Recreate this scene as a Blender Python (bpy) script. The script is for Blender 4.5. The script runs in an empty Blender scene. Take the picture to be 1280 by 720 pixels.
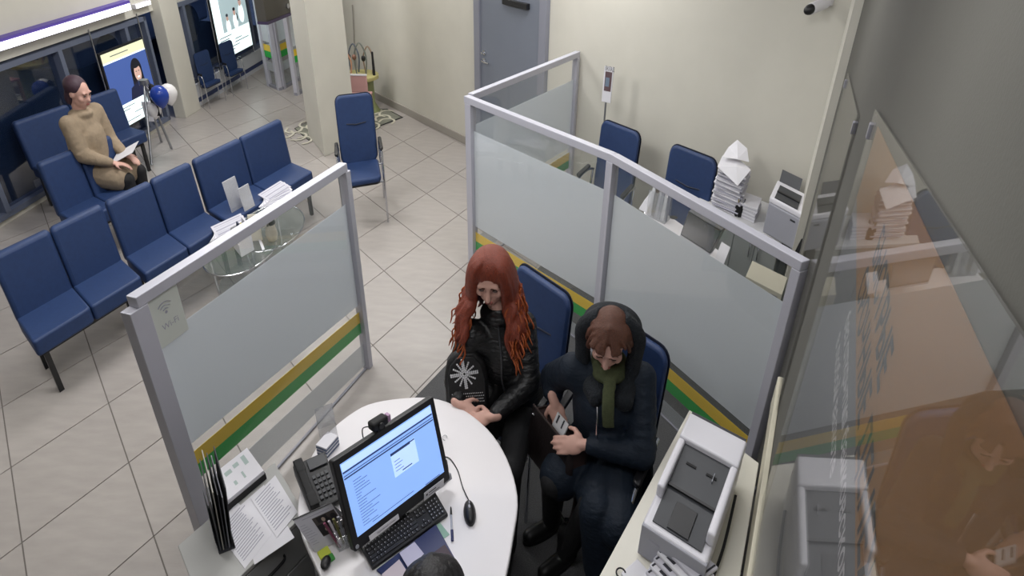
import bpy, bmesh, math, random
from mathutils import Vector, Matrix
random.seed(7)
PI = math.pi
scene = bpy.context.scene
COL = scene.collection

# ------------------------------------------------------------------ camera, world, exposure
CAM_H, PITCH, ROLL, FPX = 2.9, math.radians(31.5), math.radians(0.8), 868.0
cam_data = bpy.data.cameras.new('camera')
cam = bpy.data.objects.new('camera', cam_data); COL.objects.link(cam)
cam_data.sensor_width = 36.0
cam_data.lens = 36.0 * FPX / 1280.0
cam_data.clip_start = 0.02
cam.matrix_world = (Matrix.Translation((0, 0, CAM_H)) @ Matrix.Rotation(PI/2 - PITCH, 4, 'X') @ Matrix.Rotation(ROLL, 4, 'Z'))
scene.camera = cam
scene.view_settings.view_transform = 'Standard'
scene.view_settings.look = 'None'
scene.view_settings.gamma = 1.0
scene.view_settings.use_curve_mapping = False
scene.view_settings.exposure = 0.28

world = bpy.data.worlds.new('dusk'); scene.world = world
world.use_nodes = True
wn = world.node_tree.nodes; wl = world.node_tree.links
bgn = wn['Background']
tcw = wn.new('ShaderNodeTexCoord'); sep = wn.new('ShaderNodeSeparateXYZ'); rmp = wn.new('ShaderNodeValToRGB')
wl.new(tcw.outputs['Generated'], sep.inputs[0]); wl.new(sep.outputs['Z'], rmp.inputs[0]); wl.new(rmp.outputs[0], bgn.inputs[0])
rmp.color_ramp.elements[0].position = 0.0; rmp.color_ramp.elements[0].color = (0.05, 0.08, 0.17, 1)
rmp.color_ramp.elements[1].position = 0.6; rmp.color_ramp.elements[1].color = (0.02, 0.035, 0.09, 1)
bgn.inputs[1].default_value = 1.0

# ceiling luminaires: (x, y, size x, size y, watts)
CEIL_Z = 3.12
LAMPS = [(-0.2, 1.1, 1.1, 0.55, 11), (-0.9, 3.6, 1.1, 0.55, 27), (0.75, 3.1, 1.1, 0.55, 9), (-2.9, 3.0, 1.1, 0.55, 22),
         (-2.4, 5.6, 1.1, 0.55, 36), (0.2, 5.9, 1.1, 0.55, 26), (-3.2, 8.4, 1.1, 0.55, 36), (-1.2, 8.2, 1.1, 0.55, 20)]

# ------------------------------------------------------------------ helpers
CS, SN = math.cos(PITCH), math.sin(PITCH)
def ray(u, v):
    x = (u-640)/FPX; y = (v-360)/FPX
    c, s = math.cos(ROLL), math.sin(ROLL)
    X = c*x + s*y; Y = -s*x + c*y
    return Vector((X, CS - SN*Y, -(CS*Y + SN)))
def at(u, v, z=0.0):
    d = ray(u, v); k = (z-CAM_H)/d.z
    return Vector((0, 0, CAM_H)) + d*k
def hz(u, v, y):                       # height of a sight line where it reaches the plan depth y
    d = ray(u, v); return CAM_H + d.z*y/d.y
def onplane(u, v, p, q):               # where a sight line meets the vertical plane through plan points p and q
    n = Vector((q[1]-p[1], p[0]-q[0], 0)); d = ray(u, v)
    k = (Vector((p[0], p[1], 0)) - Vector((0, 0, CAM_H))).dot(n)/d.dot(n)
    return Vector((0, 0, CAM_H)) + d*k

# the two wall directions of the room in plan: along the back wall, and away from the viewer
BX = Vector((0.5906, -0.8070, 0)); AY = Vector((0.4431, 0.8965, 0)); ZZ = Vector((0, 0, 1))
def room(b, a, z=0.0): return BX*b + AY*a + ZZ*z
def room_inv(p):
    det = BX.x*AY.y - AY.x*BX.y
    return ((p.x*AY.y - AY.x*p.y)/det, (BX.x*p.y - p.x*BX.y)/det)

class Frame:
    def __init__(s, O=(0, 0, 0), U=(1, 0, 0), V=(0, 1, 0), W=(0, 0, 1)):
        s.O, s.U, s.V, s.W = Vector(O), Vector(U), Vector(V), Vector(W)
    def p(s, x, y=None, z=0.0):
        if y is None: x, y, z = x
        return s.O + s.U*x + s.V*y + s.W*z
    def d(s, v): return s.U*v[0] + s.V*v[1] + s.W*v[2]
    def sub(s, o, u=(1, 0, 0), v=(0, 1, 0), w=(0, 0, 1)):
        return Frame(s.p(*o), s.d(u), s.d(v), s.d(w))
def rframe(O, phi=0.0):                # frame laid along the room's two directions, turned by phi
    c, s_ = math.cos(phi), math.sin(phi)
    return Frame(O, BX*c + AY*s_, AY*c - BX*s_, ZZ)
def pframe(p00, p10, p01, w, d):       # frame from three measured corners: width w along p00-p10, depth d along p00-p01
    p00, p10, p01 = Vector(p00), Vector(p10), Vector(p01)
    return Frame(p00, (p10-p00)/w, (p01-p00)/d, ZZ)

def lin(h):
    h = h.lstrip('#'); o = []
    for i in (0, 2, 4):
        c = int(h[i:i+2], 16)/255.0
        o.append(c/12.92 if c <= 0.04045 else ((c+0.055)/1.055)**2.4)
    return (*o, 1.0)
MATS = {}
def mat(name, col, rough=0.5, metal=0.0, emit=0.0, var=0.0, scale=20.0, bump=0.0, bscale=None, alpha=1.0, trans=0.0, spec=0.5, stretch=(1, 1, 1), rnd=0.0, ecol=None, coat=0.0, sheen=0.0):
    if name in MATS: return MATS[name]
    m = bpy.data.materials.new(name); m.use_nodes = True
    nt = m.node_tree; N = nt.nodes; L = nt.links
    b = N['Principled BSDF']; c = lin(col)
    b.inputs['Base Color'].default_value = c
    b.inputs['Roughness'].default_value = rough
    b.inputs['Metallic'].default_value = metal
    b.inputs['Specular IOR Level'].default_value = spec
    b.inputs['Coat Weight'].default_value = coat
    b.inputs['Sheen Weight'].default_value = sheen
    if trans: b.inputs['Transmission Weight'].default_value = trans
    if alpha < 1: b.inputs['Alpha'].default_value = alpha
    if emit:
        b.inputs['Emission Color'].default_value = lin(ecol) if ecol else c
        b.inputs['Emission Strength'].default_value = emit
    if var or bump:
        tc = N.new('ShaderNodeTexCoord'); mp = N.new('ShaderNodeMapping'); mp.inputs['Scale'].default_value = stretch
        L.new(tc.outputs['Object'], mp.inputs[0])
        nz = N.new('ShaderNodeTexNoise'); nz.inputs['Scale'].default_value = scale; nz.inputs['Detail'].default_value = 5
        L.new(mp.outputs[0], nz.inputs['Vector'])
        if var:
            mx = N.new('ShaderNodeMix'); mx.data_type = 'RGBA'; mx.blend_type = 'MULTIPLY'
            mx.inputs['Factor'].default_value = 1.0
            r = N.new('ShaderNodeMapRange'); r.inputs['From Min'].default_value = 0.3; r.inputs['From Max'].default_value = 0.7
            r.inputs['To Min'].default_value = 1-var; r.inputs['To Max'].default_value = 1+var
            L.new(nz.outputs['Fac'], r.inputs[0])
            mx.inputs['A'].default_value = c
            L.new(r.outputs[0], mx.inputs['B']); L.new(mx.outputs['Result'], b.inputs['Base Color'])
            if rnd:
                oi = N.new('ShaderNodeObjectInfo'); r2 = N.new('ShaderNodeMapRange')
                r2.inputs['To Min'].default_value = 1-rnd; r2.inputs['To Max'].default_value = 1+rnd
                m2 = N.new('ShaderNodeMix'); m2.data_type = 'RGBA'; m2.blend_type = 'MULTIPLY'; m2.inputs['Factor'].default_value = 1.0
                L.new(oi.outputs['Random'], r2.inputs[0]); L.new(mx.outputs['Result'], m2.inputs['A']); L.new(r2.outputs[0], m2.inputs['B'])
                L.new(m2.outputs['Result'], b.inputs['Base Color'])
        if bump:
            n2 = nz
            if bscale:
                n2 = N.new('ShaderNodeTexNoise'); n2.inputs['Scale'].default_value = bscale; n2.inputs['Detail'].default_value = 4
                L.new(mp.outputs[0], n2.inputs['Vector'])
            bp = N.new('ShaderNodeBump'); bp.inputs['Strength'].default_value = bump; bp.inputs['Distance'].default_value = 0.01
            L.new(n2.outputs['Fac'], bp.inputs['Height']); L.new(bp.outputs[0], b.inputs['Normal'])
    MATS[name] = m
    return m
def mirror_glass(name, tint, refl, clear, rough=0.0):
    """sheet glass: clear share lets light through, refl share mirrors, the rest is the tint's own colour"""
    m = bpy.data.materials.new(name); m.use_nodes = True
    nt = m.node_tree; N = nt.nodes; L = nt.links
    N.remove(N['Principled BSDF']); out = N['Material Output']
    gl = N.new('ShaderNodeBsdfGlossy'); gl.inputs['Roughness'].default_value = rough; gl.inputs['Color'].default_value = (0.9, 0.9, 0.9, 1)
    tr = N.new('ShaderNodeBsdfTransparent'); df = N.new('ShaderNodeBsdfDiffuse'); df.inputs['Color'].default_value = lin(tint)
    m1 = N.new('ShaderNodeMixShader'); m1.inputs[0].default_value = clear
    L.new(df.outputs[0], m1.inputs[1]); L.new(tr.outputs[0], m1.inputs[2])
    m2 = N.new('ShaderNodeMixShader'); m2.inputs[0].default_value = refl
    L.new(m1.outputs[0], m2.inputs[1]); L.new(gl.outputs[0], m2.inputs[2]); L.new(m2.outputs[0], out.inputs[0])
    MATS[name] = m
    return m
def frosted(name, tint, share=0.62):
    """frosted film: milky surface that lets blurred light through"""
    m = bpy.data.materials.new(name); m.use_nodes = True
    nt = m.node_tree; N = nt.nodes; L = nt.links
    N.remove(N['Principled BSDF']); out = N['Material Output']
    df = N.new('ShaderNodeBsdfDiffuse'); df.inputs['Color'].default_value = lin(tint)
    tl = N.new('ShaderNodeBsdfTranslucent'); tl.inputs['Color'].default_value = lin(tint)
    tr = N.new('ShaderNodeBsdfTransparent')
    m1 = N.new('ShaderNodeMixShader'); m1.inputs[0].default_value = 0.45
    L.new(df.outputs[0], m1.inputs[1]); L.new(tl.outputs[0], m1.inputs[2])
    m2 = N.new('ShaderNodeMixShader'); m2.inputs[0].default_value = share
    L.new(tr.outputs[0], m2.inputs[1]); L.new(m1.outputs[0], m2.inputs[2]); L.new(m2.outputs[0], out.inputs[0])
    MATS[name] = m
    return m

def root_loc(o):
    while o.parent: o = o.parent
    return Vector(o.location)
def tag(o, label=None, cat=None, group=None, kind=None):
    if label: o['label'] = label
    if cat: o['category'] = cat
    if group: o['group'] = group
    if kind: o['kind'] = kind
    return o
def thing(name, label, cat, loc, group=None):
    o = bpy.data.objects.new(name, None); COL.objects.link(o); o.location = loc; o.empty_display_size = 0.1
    return tag(o, label, cat, group)

class MB:
    def __init__(s, fr=None): s.v = []; s.f = []; s.m = []; s.fr = fr or Frame(); s.mi = 0
    def at(s, fr): s.fr = fr; return s
    def mat(s, i): s.mi = i; return s
    def add(s, vs, fs):
        o = len(s.v); s.v += [s.fr.p(*q) for q in vs]
        for f in fs: s.f.append([i+o for i in f]); s.m.append(s.mi)
        return s
    def box(s, x0, x1, y0, y1, z0, z1):
        v = [(x, y, z) for z in (z0, z1) for y in (y0, y1) for x in (x0, x1)]
        return s.add(v, [(0, 2, 3, 1), (4, 5, 7, 6), (0, 1, 5, 4), (2, 6, 7, 3), (0, 4, 6, 2), (1, 3, 7, 5)])
    def cbox(s, c, sx, sy, sz): return s.box(c[0]-sx/2, c[0]+sx/2, c[1]-sy/2, c[1]+sy/2, c[2]-sz/2, c[2]+sz/2)
    def prism(s, poly, z0, z1):
        n = len(poly)
        v = [(p[0], p[1], z0) for p in poly] + [(p[0], p[1], z1) for p in poly]
        return s.add(v, [tuple(range(n))[::-1], tuple(range(n, 2*n))] + [(i, (i+1) % n, n+(i+1) % n, n+i) for i in range(n)])
    def poly(s, pts): return s.add(pts, [tuple(range(len(pts)))])
    def rect(s, x0, x1, y0, y1, z=0.0): return s.poly([(x0, y0, z), (x1, y0, z), (x1, y1, z), (x0, y1, z)])
    def disc(s, c, rx, ry, z=0.0, n=24, a0=0, a1=2*PI):
        return s.poly([(c[0]+rx*math.cos(a0+(a1-a0)*i/n), c[1]+ry*math.sin(a0+(a1-a0)*i/n), z) for i in range(n)])
    def cyl(s, c, r, z0, z1, n=16, r1=None):
        r1 = r if r1 is None else r1
        v = [(c[0]+r*math.cos(2*PI*i/n), c[1]+r*math.sin(2*PI*i/n), z0) for i in range(n)] + [(c[0]+r1*math.cos(2*PI*i/n), c[1]+r1*math.sin(2*PI*i/n), z1) for i in range(n)]
        return s.add(v, [tuple(range(n))[::-1], tuple(range(n, 2*n))] + [(i, (i+1) % n, n+(i+1) % n, n+i) for i in range(n)])
    def lathe(s, prof, c=(0, 0), n=20):
        v = []; f = []; k = len(prof)
        for r, z in prof: v += [(c[0]+r*math.cos(2*PI*i/n), c[1]+r*math.sin(2*PI*i/n), z) for i in range(n)]
        for j in range(k-1):
            for i in range(n): f.append((j*n+i, j*n+(i+1) % n, (j+1)*n+(i+1) % n, (j+1)*n+i))
        f.append(tuple(range(n))[::-1]); f.append(tuple(range((k-1)*n, k*n)))
        return s.add(v, f)
    def tube(s, pts, r, n=8, flat=None):
        """closed tube along pts; r number or list; flat=(kx, ky) squeezes the section"""
        P = [Vector(p) for p in pts]; R = r if isinstance(r, (list, tuple)) else [r]*len(P)
        T = []
        for i in range(len(P)):
            t = (P[min(i+1, len(P)-1)] - P[max(i-1, 0)])
            T.append(t.normalized() if t.length > 1e-9 else Vector((0, 0, 1)))
        a = Vector((0, 0, 1)) if abs(T[0].z) < 0.9 else Vector((0, 1, 0))
        e1 = (a - T[0]*a.dot(T[0])).normalized(); v = []; f = []
        kx, ky = flat or (1, 1)
        for i in range(len(P)):
            e1 = (e1 - T[i]*e1.dot(T[i]))
            e1 = e1.normalized() if e1.length > 1e-6 else T[i].orthogonal().normalized()
            e2 = T[i].cross(e1)
            v += [tuple(P[i] + e1*(R[i]*kx*math.cos(2*PI*k/n)) + e2*(R[i]*ky*math.sin(2*PI*k/n))) for k in range(n)]
        for i in range(len(P)-1):
            for k in range(n): f.append((i*n+k, i*n+(k+1) % n, (i+1)*n+(k+1) % n, (i+1)*n+k))
        f.append(tuple(range(n))[::-1]); f.append(tuple(range((len(P)-1)*n, len(P)*n)))
        return s.add(v, f)
    def limb(s, a, b, ra, rb, n=14, k=5):
        """capsule with two radii, rounded ends"""
        a, b = Vector(a), Vector(b); d = (b-a).normalized(); pts = []; rs = []
        for i in range(k): t = PI/2*(1-i/(k-1)) ; pts.append(a - d*ra*math.sin(t)); rs.append(max(ra*math.cos(t), ra*0.05))
        for i in range(k): t = PI/2*i/(k-1); pts.append(b + d*rb*math.sin(t)); rs.append(max(rb*math.cos(t), rb*0.05))
        return s.tube(pts, rs, n)
    def ell(s, c, rx, ry, rz, ax=None, nu=16, nv=10):
        X, Y, Z = [Vector(q) for q in (ax or ((1, 0, 0), (0, 1, 0), (0, 0, 1)))]; c = Vector(c)
        v = [tuple(c - Z*rz)]; f = []
        for j in range(1, nv):
            t = -PI/2 + PI*j/nv
            for i in range(nu):
                p = 2*PI*i/nu
                v.append(tuple(c + X*(rx*math.cos(t)*math.cos(p)) + Y*(ry*math.cos(t)*math.sin(p)) + Z*(rz*math.sin(t))))
        v.append(tuple(c + Z*rz)); top = len(v)-1
        for i in range(nu): f.append((0, 1+(i+1) % nu, 1+i)); f.append((top, top-nu+i, top-nu+(i+1) % nu))
        for j in range(nv-2):
            for i in range(nu): f.append((1+j*nu+i, 1+j*nu+(i+1) % nu, 1+(j+1)*nu+(i+1) % nu, 1+(j+1)*nu+i))
        return s.add(v, f)
    def sheet(s, pts, t=0.0015):
        """thin solid sheet: a polygon with thickness t along the frame's third axis"""
        n = len(pts); v = [tuple(p) for p in pts] + [(p[0], p[1], p[2]+t) for p in pts]
        return s.add(v, [tuple(range(n))[::-1], tuple(range(n, 2*n))] + [(i, (i+1) % n, n+(i+1) % n, n+i) for i in range(n)])
    def text(s, body, size, x=0, y=0, z=0, align='LEFT', bold=0.0):
        cu = bpy.data.curves.new('t', 'FONT'); cu.body = body; cu.size = size; cu.align_x = align; cu.resolution_u = 2; cu.offset = bold
        ob = bpy.data.objects.new('t', cu); me = bpy.data.meshes.new_from_object(ob)
        s.add([(x+q.co.x, y+q.co.y, z) for q in me.vertices], [tuple(p.vertices) for p in me.polygons])
        bpy.data.meshes.remove(me); bpy.data.objects.remove(ob); bpy.data.curves.remove(cu)
        return s
    def build(s, name, mats, parent=None, loc=None, bevel=0.0, seg=2, smooth=None, label=None, sub=0, remesh=0.0, xs=None, fix=True):
        """ONE mesh object. With a parent it becomes a part; else loc is its base point."""
        L0 = root_loc(parent) if parent else Vector(loc if loc is not None else (0, 0, 0))
        me = bpy.data.meshes.new(name)
        V = [q - L0 for q in s.v]
        me.from_pydata([tuple(q) for q in V], [], s.f)
        for p, i in zip(me.polygons, s.m): p.material_index = i
        if fix:
            bm = bmesh.new(); bm.from_mesh(me); bmesh.ops.recalc_face_normals(bm, faces=bm.faces[:]); bm.to_mesh(me); bm.free()
        if remesh:
            tmp = bpy.data.objects.new('tmp', me); COL.objects.link(tmp)
            r = tmp.modifiers.new('r', 'REMESH'); r.mode = 'VOXEL'; r.voxel_size = remesh
            sm = tmp.modifiers.new('s', 'SMOOTH'); sm.factor = 0.5; sm.iterations = 3
            dg = bpy.context.evaluated_depsgraph_get(); me2 = bpy.data.meshes.new_from_object(tmp.evaluated_get(dg))
            bpy.data.objects.remove(tmp); bpy.data.meshes.remove(me); me = me2; me.name = name; me.materials.clear()
        if xs:
            for q in me.vertices: q.co.x = (q.co.x - (xs[0]-L0.x))*xs[1] + (xs[0]-L0.x)
        for m in (mats if isinstance(mats, (list, tuple)) else [mats]): me.materials.append(m)
        if smooth is not None:
            for p in me.polygons: p.use_smooth = True
            if smooth < 180: me.set_sharp_from_angle(angle=math.radians(smooth))
        o = bpy.data.objects.new(name, me); COL.objects.link(o)
        if parent: o.parent = parent
        else: o.location = L0
        if bevel:
            b = o.modifiers.new('bevel', 'BEVEL'); b.width = bevel; b.segments = seg; b.limit_method = 'ANGLE'; b.angle_limit = math.radians(40)
        if sub:
            u = o.modifiers.new('sub', 'SUBSURF'); u.levels = sub; u.render_levels = sub
        if label: o['label'] = label
        return o
def dup(root, delta, label=None, group=None):
    def cp(o, parent):
        c = o.copy(); COL.objects.link(c)
        if parent: c.parent = parent
        for ch in o.children: cp(ch, c)
        return c
    r = cp(root, None); r.location = Vector(root.location) + Vector(delta)
    if label: r['label'] = label
    if group: r['group'] = group
    return r
def struct(name, mb, m, parent=None, **k):
    o = mb.build(name, m, parent, **k)
    if not parent: o['kind'] = 'structure'
    return o
def rrect(w, h, r, n=5):
    out = []
    for cx, cy, a in ((w/2-r, h/2-r, 0), (-w/2+r, h/2-r, PI/2), (-w/2+r, -h/2+r, PI), (w/2-r, -h/2+r, 3*PI/2)):
        out += [(cx+r*math.cos(a+PI/2*i/n), cy+r*math.sin(a+PI/2*i/n)) for i in range(n+1)]
    return out
def spline(P, n=8, closed=False):
    P = [Vector(p) for p in P]; out = []; N = len(P)
    for i in range(N if closed else N-1):
        p0, p1, p2, p3 = (P[(i-1) % N] if closed or i > 0 else P[0], P[i], P[(i+1) % N], P[(i+2) % N] if closed or i+2 < N else P[-1])
        for k in range(n):
            t = k/n
            out.append(0.5*((2*p1) + (p2-p0)*t + (2*p0-5*p1+4*p2-p3)*t*t + (3*p1-p0-3*p2+p3)*t**3))
    if not closed: out.append(P[-1])
    return out
# ------------------------------------------------------------------ materials
M_WALL = mat('wall_paint', '#cbc8bd', 0.75, var=0.03, scale=3, bump=0.05, bscale=180)
M_WALLR = mat('dimmed_wall_paint', '#55544e', 0.8, var=0.04, scale=3, bump=0.05, bscale=180)  # dimness of the right wall away from the lamps, put into its colour
M_CEIL = mat('ceiling_paint', '#d8d8d4', 0.9)
M_BASE = mat('baseboard_grey', '#9c978f', 0.5)
M_GROUT = mat('grout', '#6f6a65', 0.9)
M_TILE = mat('tile', '#a39d98', 0.32, var=0.07, scale=5, bump=0.05, bscale=40, stretch=(1.0, 3.2, 1), rnd=0.03, spec=0.45)
M_CARPET = mat('carpet', '#585859', 0.97, var=0.22, scale=160, bump=0.5, bscale=300, spec=0.1)
M_ALU = mat('aluminium', '#bcbcc6', 0.45, 0.15)
M_ALUD = mat('aluminium_dark', '#8e8e97', 0.45, 0.2)
M_CHROME = mat('chrome', '#d2d4da', 0.15, 1.0)
M_STEEL = mat('steel_tube', '#9c9ea2', 0.3, 0.8)
M_BLUE = mat('blue_upholstery', '#22375f', 0.55, var=0.08, scale=30, bump=0.08, bscale=220, spec=0.4)
M_BLUED = mat('navy_piping', '#10182c', 0.6)
M_BLACK = mat('black_plastic', '#17171a', 0.42)
M_BLACK2 = mat('black_matt', '#101012', 0.7)
M_DGREY = mat('dark_grey_plastic', '#3a3c40', 0.45)
M_WHITE = mat('white_laminate', '#e3e0e2', 0.35, var=0.01, scale=4)
M_WPLAST = mat('white_plastic', '#dddce2', 0.4)
M_GPLAST = mat('grey_plastic', '#9c9da6', 0.45)
M_PAPER = mat('paper', '#dcdbe0', 0.85, var=0.02, scale=8)
M_PAPER2 = mat('paper_greyish', '#c3c2ca', 0.85, var=0.05, scale=14)
M_INK = mat('ink_grey', '#9d9daa', 0.9)
M_INKD = mat('ink_dark', '#3b3b42', 0.9)
M_YEL = mat('yellow_film', '#f0cb30', 0.5)
M_GRN = mat('green_film', '#12ac3e', 0.5)
M_CLEAR = mirror_glass('clear_glass', '#9aa39f', 0.05, 0.93)
M_FROST = frosted('frosted_glass', '#f0f4f8', 0.94)
M_FROST2 = frosted('frosted_band', '#d2d6da', 0.62)
M_ACRYL = mirror_glass('acrylic', '#c8ccd0', 0.07, 0.80)
M_GREYC = mat('grey_cabinet', '#8d8e8c', 0.5, var=0.02, scale=6)
M_DOOR = mat('door_grey', '#757b87', 0.45)
M_DOORF = mat('door_frame_grey', '#868893', 0.45)
M_SKIN = mat('skin', '#cfa394', 0.55, var=0.05, scale=30)

# ------------------------------------------------------------------ the room
# wall lines in plan
def wr(y): return Vector((0.20 + 0.4176*y, y, 0))            # right wall
CORNER = wr(4.548)
WBd = Vector((-1.0, 1.3, 0)).normalized()                      # back wall, running left from the corner
def wb(t): return CORNER + WBd*t
def wbx(x): return Vector((x, 8.13 - 1.3*(x+0.651), 0))
BL = wbx(-2.95)                                                # far left end of the back wall
WW0, WW1 = Vector((-4.72, 5.2, 0)), Vector((-4.05, 12.6, 0))   # window wall line
WWd = (WW1-WW0).normalized(); WWn = Vector((WWd.y, -WWd.x, 0)) # inward normal
def ww(y): return WW0 + (WW1-WW0)*((y-WW0.y)/(WW1.y-WW0.y))
WW00 = ww(-2.2)
RF = wr(-2.2)

def wall_box(mb, p, q, z0, z1, th, side):
    """wall from p to q; thickness th goes to the outside"""
    d = (q-p).normalized(); n = Vector((d.y, -d.x, 0))*side
    mb.at(Frame()).prism([tuple(p)[:2], tuple(q)[:2], tuple(q+n*th)[:2], tuple(p+n*th)[:2]], z0, z1)
    return mb
struct('wall_back', wall_box(MB(), CORNER + Vector((0.05, -0.065, 0)), BL, 0, 3.2, 0.15, 1), M_WALL)
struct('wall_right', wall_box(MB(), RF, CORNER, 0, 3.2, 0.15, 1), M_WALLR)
struct('wall_far', wall_box(MB(), BL, WW1 + WWd*0.2, 0, 3.2, 0.15, 1), M_WALL)
struct('wall_front', wall_box(MB(), WW00, RF, 0, 3.2, 0.15, 1), M_WALL)
fp = [WW00, RF, CORNER, BL, WW1]
cmb = MB().prism([tuple(p)[:2] for p in fp], CEIL_Z, CEIL_Z+0.1)
struct('ceiling', cmb, M_CEIL)
floor = struct('floor', MB().prism([tuple(p)[:2] for p in fp], -0.06, -0.004), M_GROUT)

# floor tiles: 300 largest in view, each its own object sharing one mesh
TB, TA, OB, OA = 0.613, 0.607, -3.56, 2.345
def seen(p, mx=60):
    d = p - Vector((0, 0, CAM_H)); zc = CS*d.y - SN*d.z
    if zc <= 0.1: return False
    X = 640 + FPX*d.x/zc; Y = 360 + FPX*(-SN*d.y - CS*d.z)/zc
    return -mx < X < 1280+mx and -mx < Y < 720+mx
CARPET = [room(-2.30, 0.1), room(-2.30, 4.55), wr(4.15) - AY*0.0 - BX*0.05, wr(0.2) - BX*0.05]
def inside(p, poly):
    c = False; n = len(poly)
    for i in range(n):
        a, b = poly[i], poly[(i+1) % n]
        if (a.y > p.y) != (b.y > p.y) and p.x < (b.x-a.x)*(p.y-a.y)/(b.y-a.y)+a.x: c = not c
    return c
tme = None; cand = []
for i in range(-12, 8):
    for j in range(-6, 14):
        c = room(OB + TB*(i+0.5), OA + TA*(j+0.5))
        if not (inside(c, fp) or any(inside(room(OB+TB*(i+u), OA+TA*(j+v)), fp) for u in (0, 1) for v in (0, 1))): continue
        cs = [room(OB+TB*(i+u), OA+TA*(j+v)) for u in (0, 1) for v in (0, 1)]
        if not any(seen(q) for q in cs + [c]): continue
        if all(inside(q, CARPET) for q in cs): continue
        cand.append((c.length, c))
cand.sort(key=lambda t: t[0])
for k, (dd, c) in enumerate(cand[:296]):
    if tme is None:
        g = 0.004
        to = MB(rframe(c)).box(-TB/2+g, TB/2-g, -TA/2+g, TA/2-g, -0.004, 0.0).build('floor_tile', M_TILE, loc=c)
        tme = to.data; to.parent = floor; to.location = c
    else:
        o = bpy.data.objects.new('floor_tile', tme); COL.objects.link(o); o.parent = floor; o.location = c
carp = MB().prism([tuple(p)[:2] for p in CARPET], 0.0005, 0.006).build('carpet', M_CARPET, loc=(0, 0, 0))
tag(carp, 'dark grey carpet under the visitor chairs and desks of the cubicles', 'carpet')

# baseboard of the back wall
n_in = Vector((-WBd.y, WBd.x, 0))                              # towards the room
if n_in.y > 0: n_in = -n_in
def along_back(p, q, t, z0, z1, mb=None):
    mb = mb or MB(); mb.at(Frame())
    return mb.prism([tuple(p)[:2], tuple(q)[:2], tuple(q+n_in*t)[:2], tuple(p+n_in*t)[:2]], z0, z1)
dL, dR = onplane(597, 60, CORNER, BL), onplane(686, 60, CORNER, BL); dL.z = dR.z = 0
struct('baseboard_back', along_back(dL, BL, 0.02, 0, 0.10), M_BASE, bevel=0.004)
struct('baseboard_right', along_back(CORNER, dR, 0.02, 0, 0.10), M_BASE, bevel=0.004)

# door
def backframe(p): return Frame(p, -WBd, n_in, ZZ)              # x runs right along the wall, y into the room
bf = backframe(dL); dw = (dR-dL).length
fw = dw*0.085
dmb = MB(bf).box(0, fw, 0.0, 0.05, 0, 2.12).box(dw-fw, dw, 0, 0.05, 0, 2.12).box(0, dw, 0, 0.05, 2.05, 2.14)
door = struct('door_1', dmb, M_DOORF, loc=dL, bevel=0.004); 
MB(bf).box(fw, dw-fw, 0.002, 0.03, 0.01, 2.05).build('door_leaf', M_DOOR, door, bevel=0.004)
hx = fw + dw*0.045
for z0 in (0.0, 0.085):
    hp = onplane(607.5, 75, CORNER, BL)
    q = bf.sub((hx+0.02, 0.03, hp.z+z0), (1, 0, 0), (0, 0, 1), (0, 1, 0))
    MB(q).cyl((0, 0), 0.026, 0, 0.012, 18).cyl((0, 0), 0.012, 0.012, 0.04, 12).build('door_handle' if z0 == 0 else 'lock_rosette', M_CHROME, door, smooth=40)
q = bf.sub((hx+0.02, 0.068, hp.z), (1, 0, 0), (0, 0, 1), (0, 1, 0))
MB(q).tube([(0, 0, 0), (0.05, 0, 0.002), (0.12, -0.004, 0.0)], 0.009, 8).build('lever', M_CHROME, door, smooth=50)
MB(bf).box(dw*0.45, dw*0.78, 0.03, 0.075, 1.70, 1.755).build('door_closer', M_BLACK, door, bevel=0.006)

# corner pilaster and the ledge running along the right wall above the boards
pz = wr(4.53); p2 = wr(3.35)
perp = Vector((-0.4067*1.0, 0.1811, 0)).normalized()
pw = 0.045
rn = Vector((-(CORNER-RF).normalized().y, (CORNER-RF).normalized().x, 0))   # normal into the room
pil = MB().prism([tuple(CORNER+WBd*0.0)[:2], tuple(wr(4.0))[:2], tuple(wr(4.0)+rn*pw)[:2], tuple(CORNER+rn*pw)[:2]], 0, 3.1)
struct('trim_1', pil, M_WALL)
# ceiling lamps
M_DIFF = mat('lamp_diffuser', '#f4f6ff', 0.6, emit=2.0)
for k, (x, y, sx, sy, w) in enumerate(LAMPS):
    t = thing('ceiling_light', 'recessed white ceiling luminaire %s' % ['over the round table', 'over the walkway', 'over the right cubicle', 'over the blue bench', 'between bench and pillar', 'in front of the grey door', 'by the window column', 'behind the pillar'][k], 'light', (x, y, CEIL_Z))
    MB(Frame((x, y, CEIL_Z))).box(-sx/2-.03, sx/2+.03, -sy/2-.03, sy/2+.03, -0.02, -0.001).build('frame', M_WPLAST, t)
    MB(Frame((x, y, CEIL_Z))).box(-sx/2, sx/2, -sy/2, sy/2, -0.026, -0.0205).build('diffuser', M_DIFF, t)
    ld = bpy.data.lights.new('lamp', 'AREA'); ld.shape = 'RECTANGLE'; ld.size = sx; ld.size_y = sy; ld.energy = w; ld.color = (1.0, 0.985, 0.97)
    lo = bpy.data.objects.new('lamp_light', ld); COL.objects.link(lo); lo.parent = t; lo.location = (0, 0, -0.04)

# round-ish pillar of the hall (square column)
pc = [at(386, 170), at(406, 196)]
pD = at(447, 178)
pv = pc[0]-pc[1]; pu = pD-pc[1]
struct('trim_3', MB().prism([tuple(pc[1])[:2], tuple(pD)[:2], tuple(pD+pv)[:2], tuple(pc[1]+pv)[:2]], 0, 3.12), M_WALL, bevel=0.008)

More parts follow.
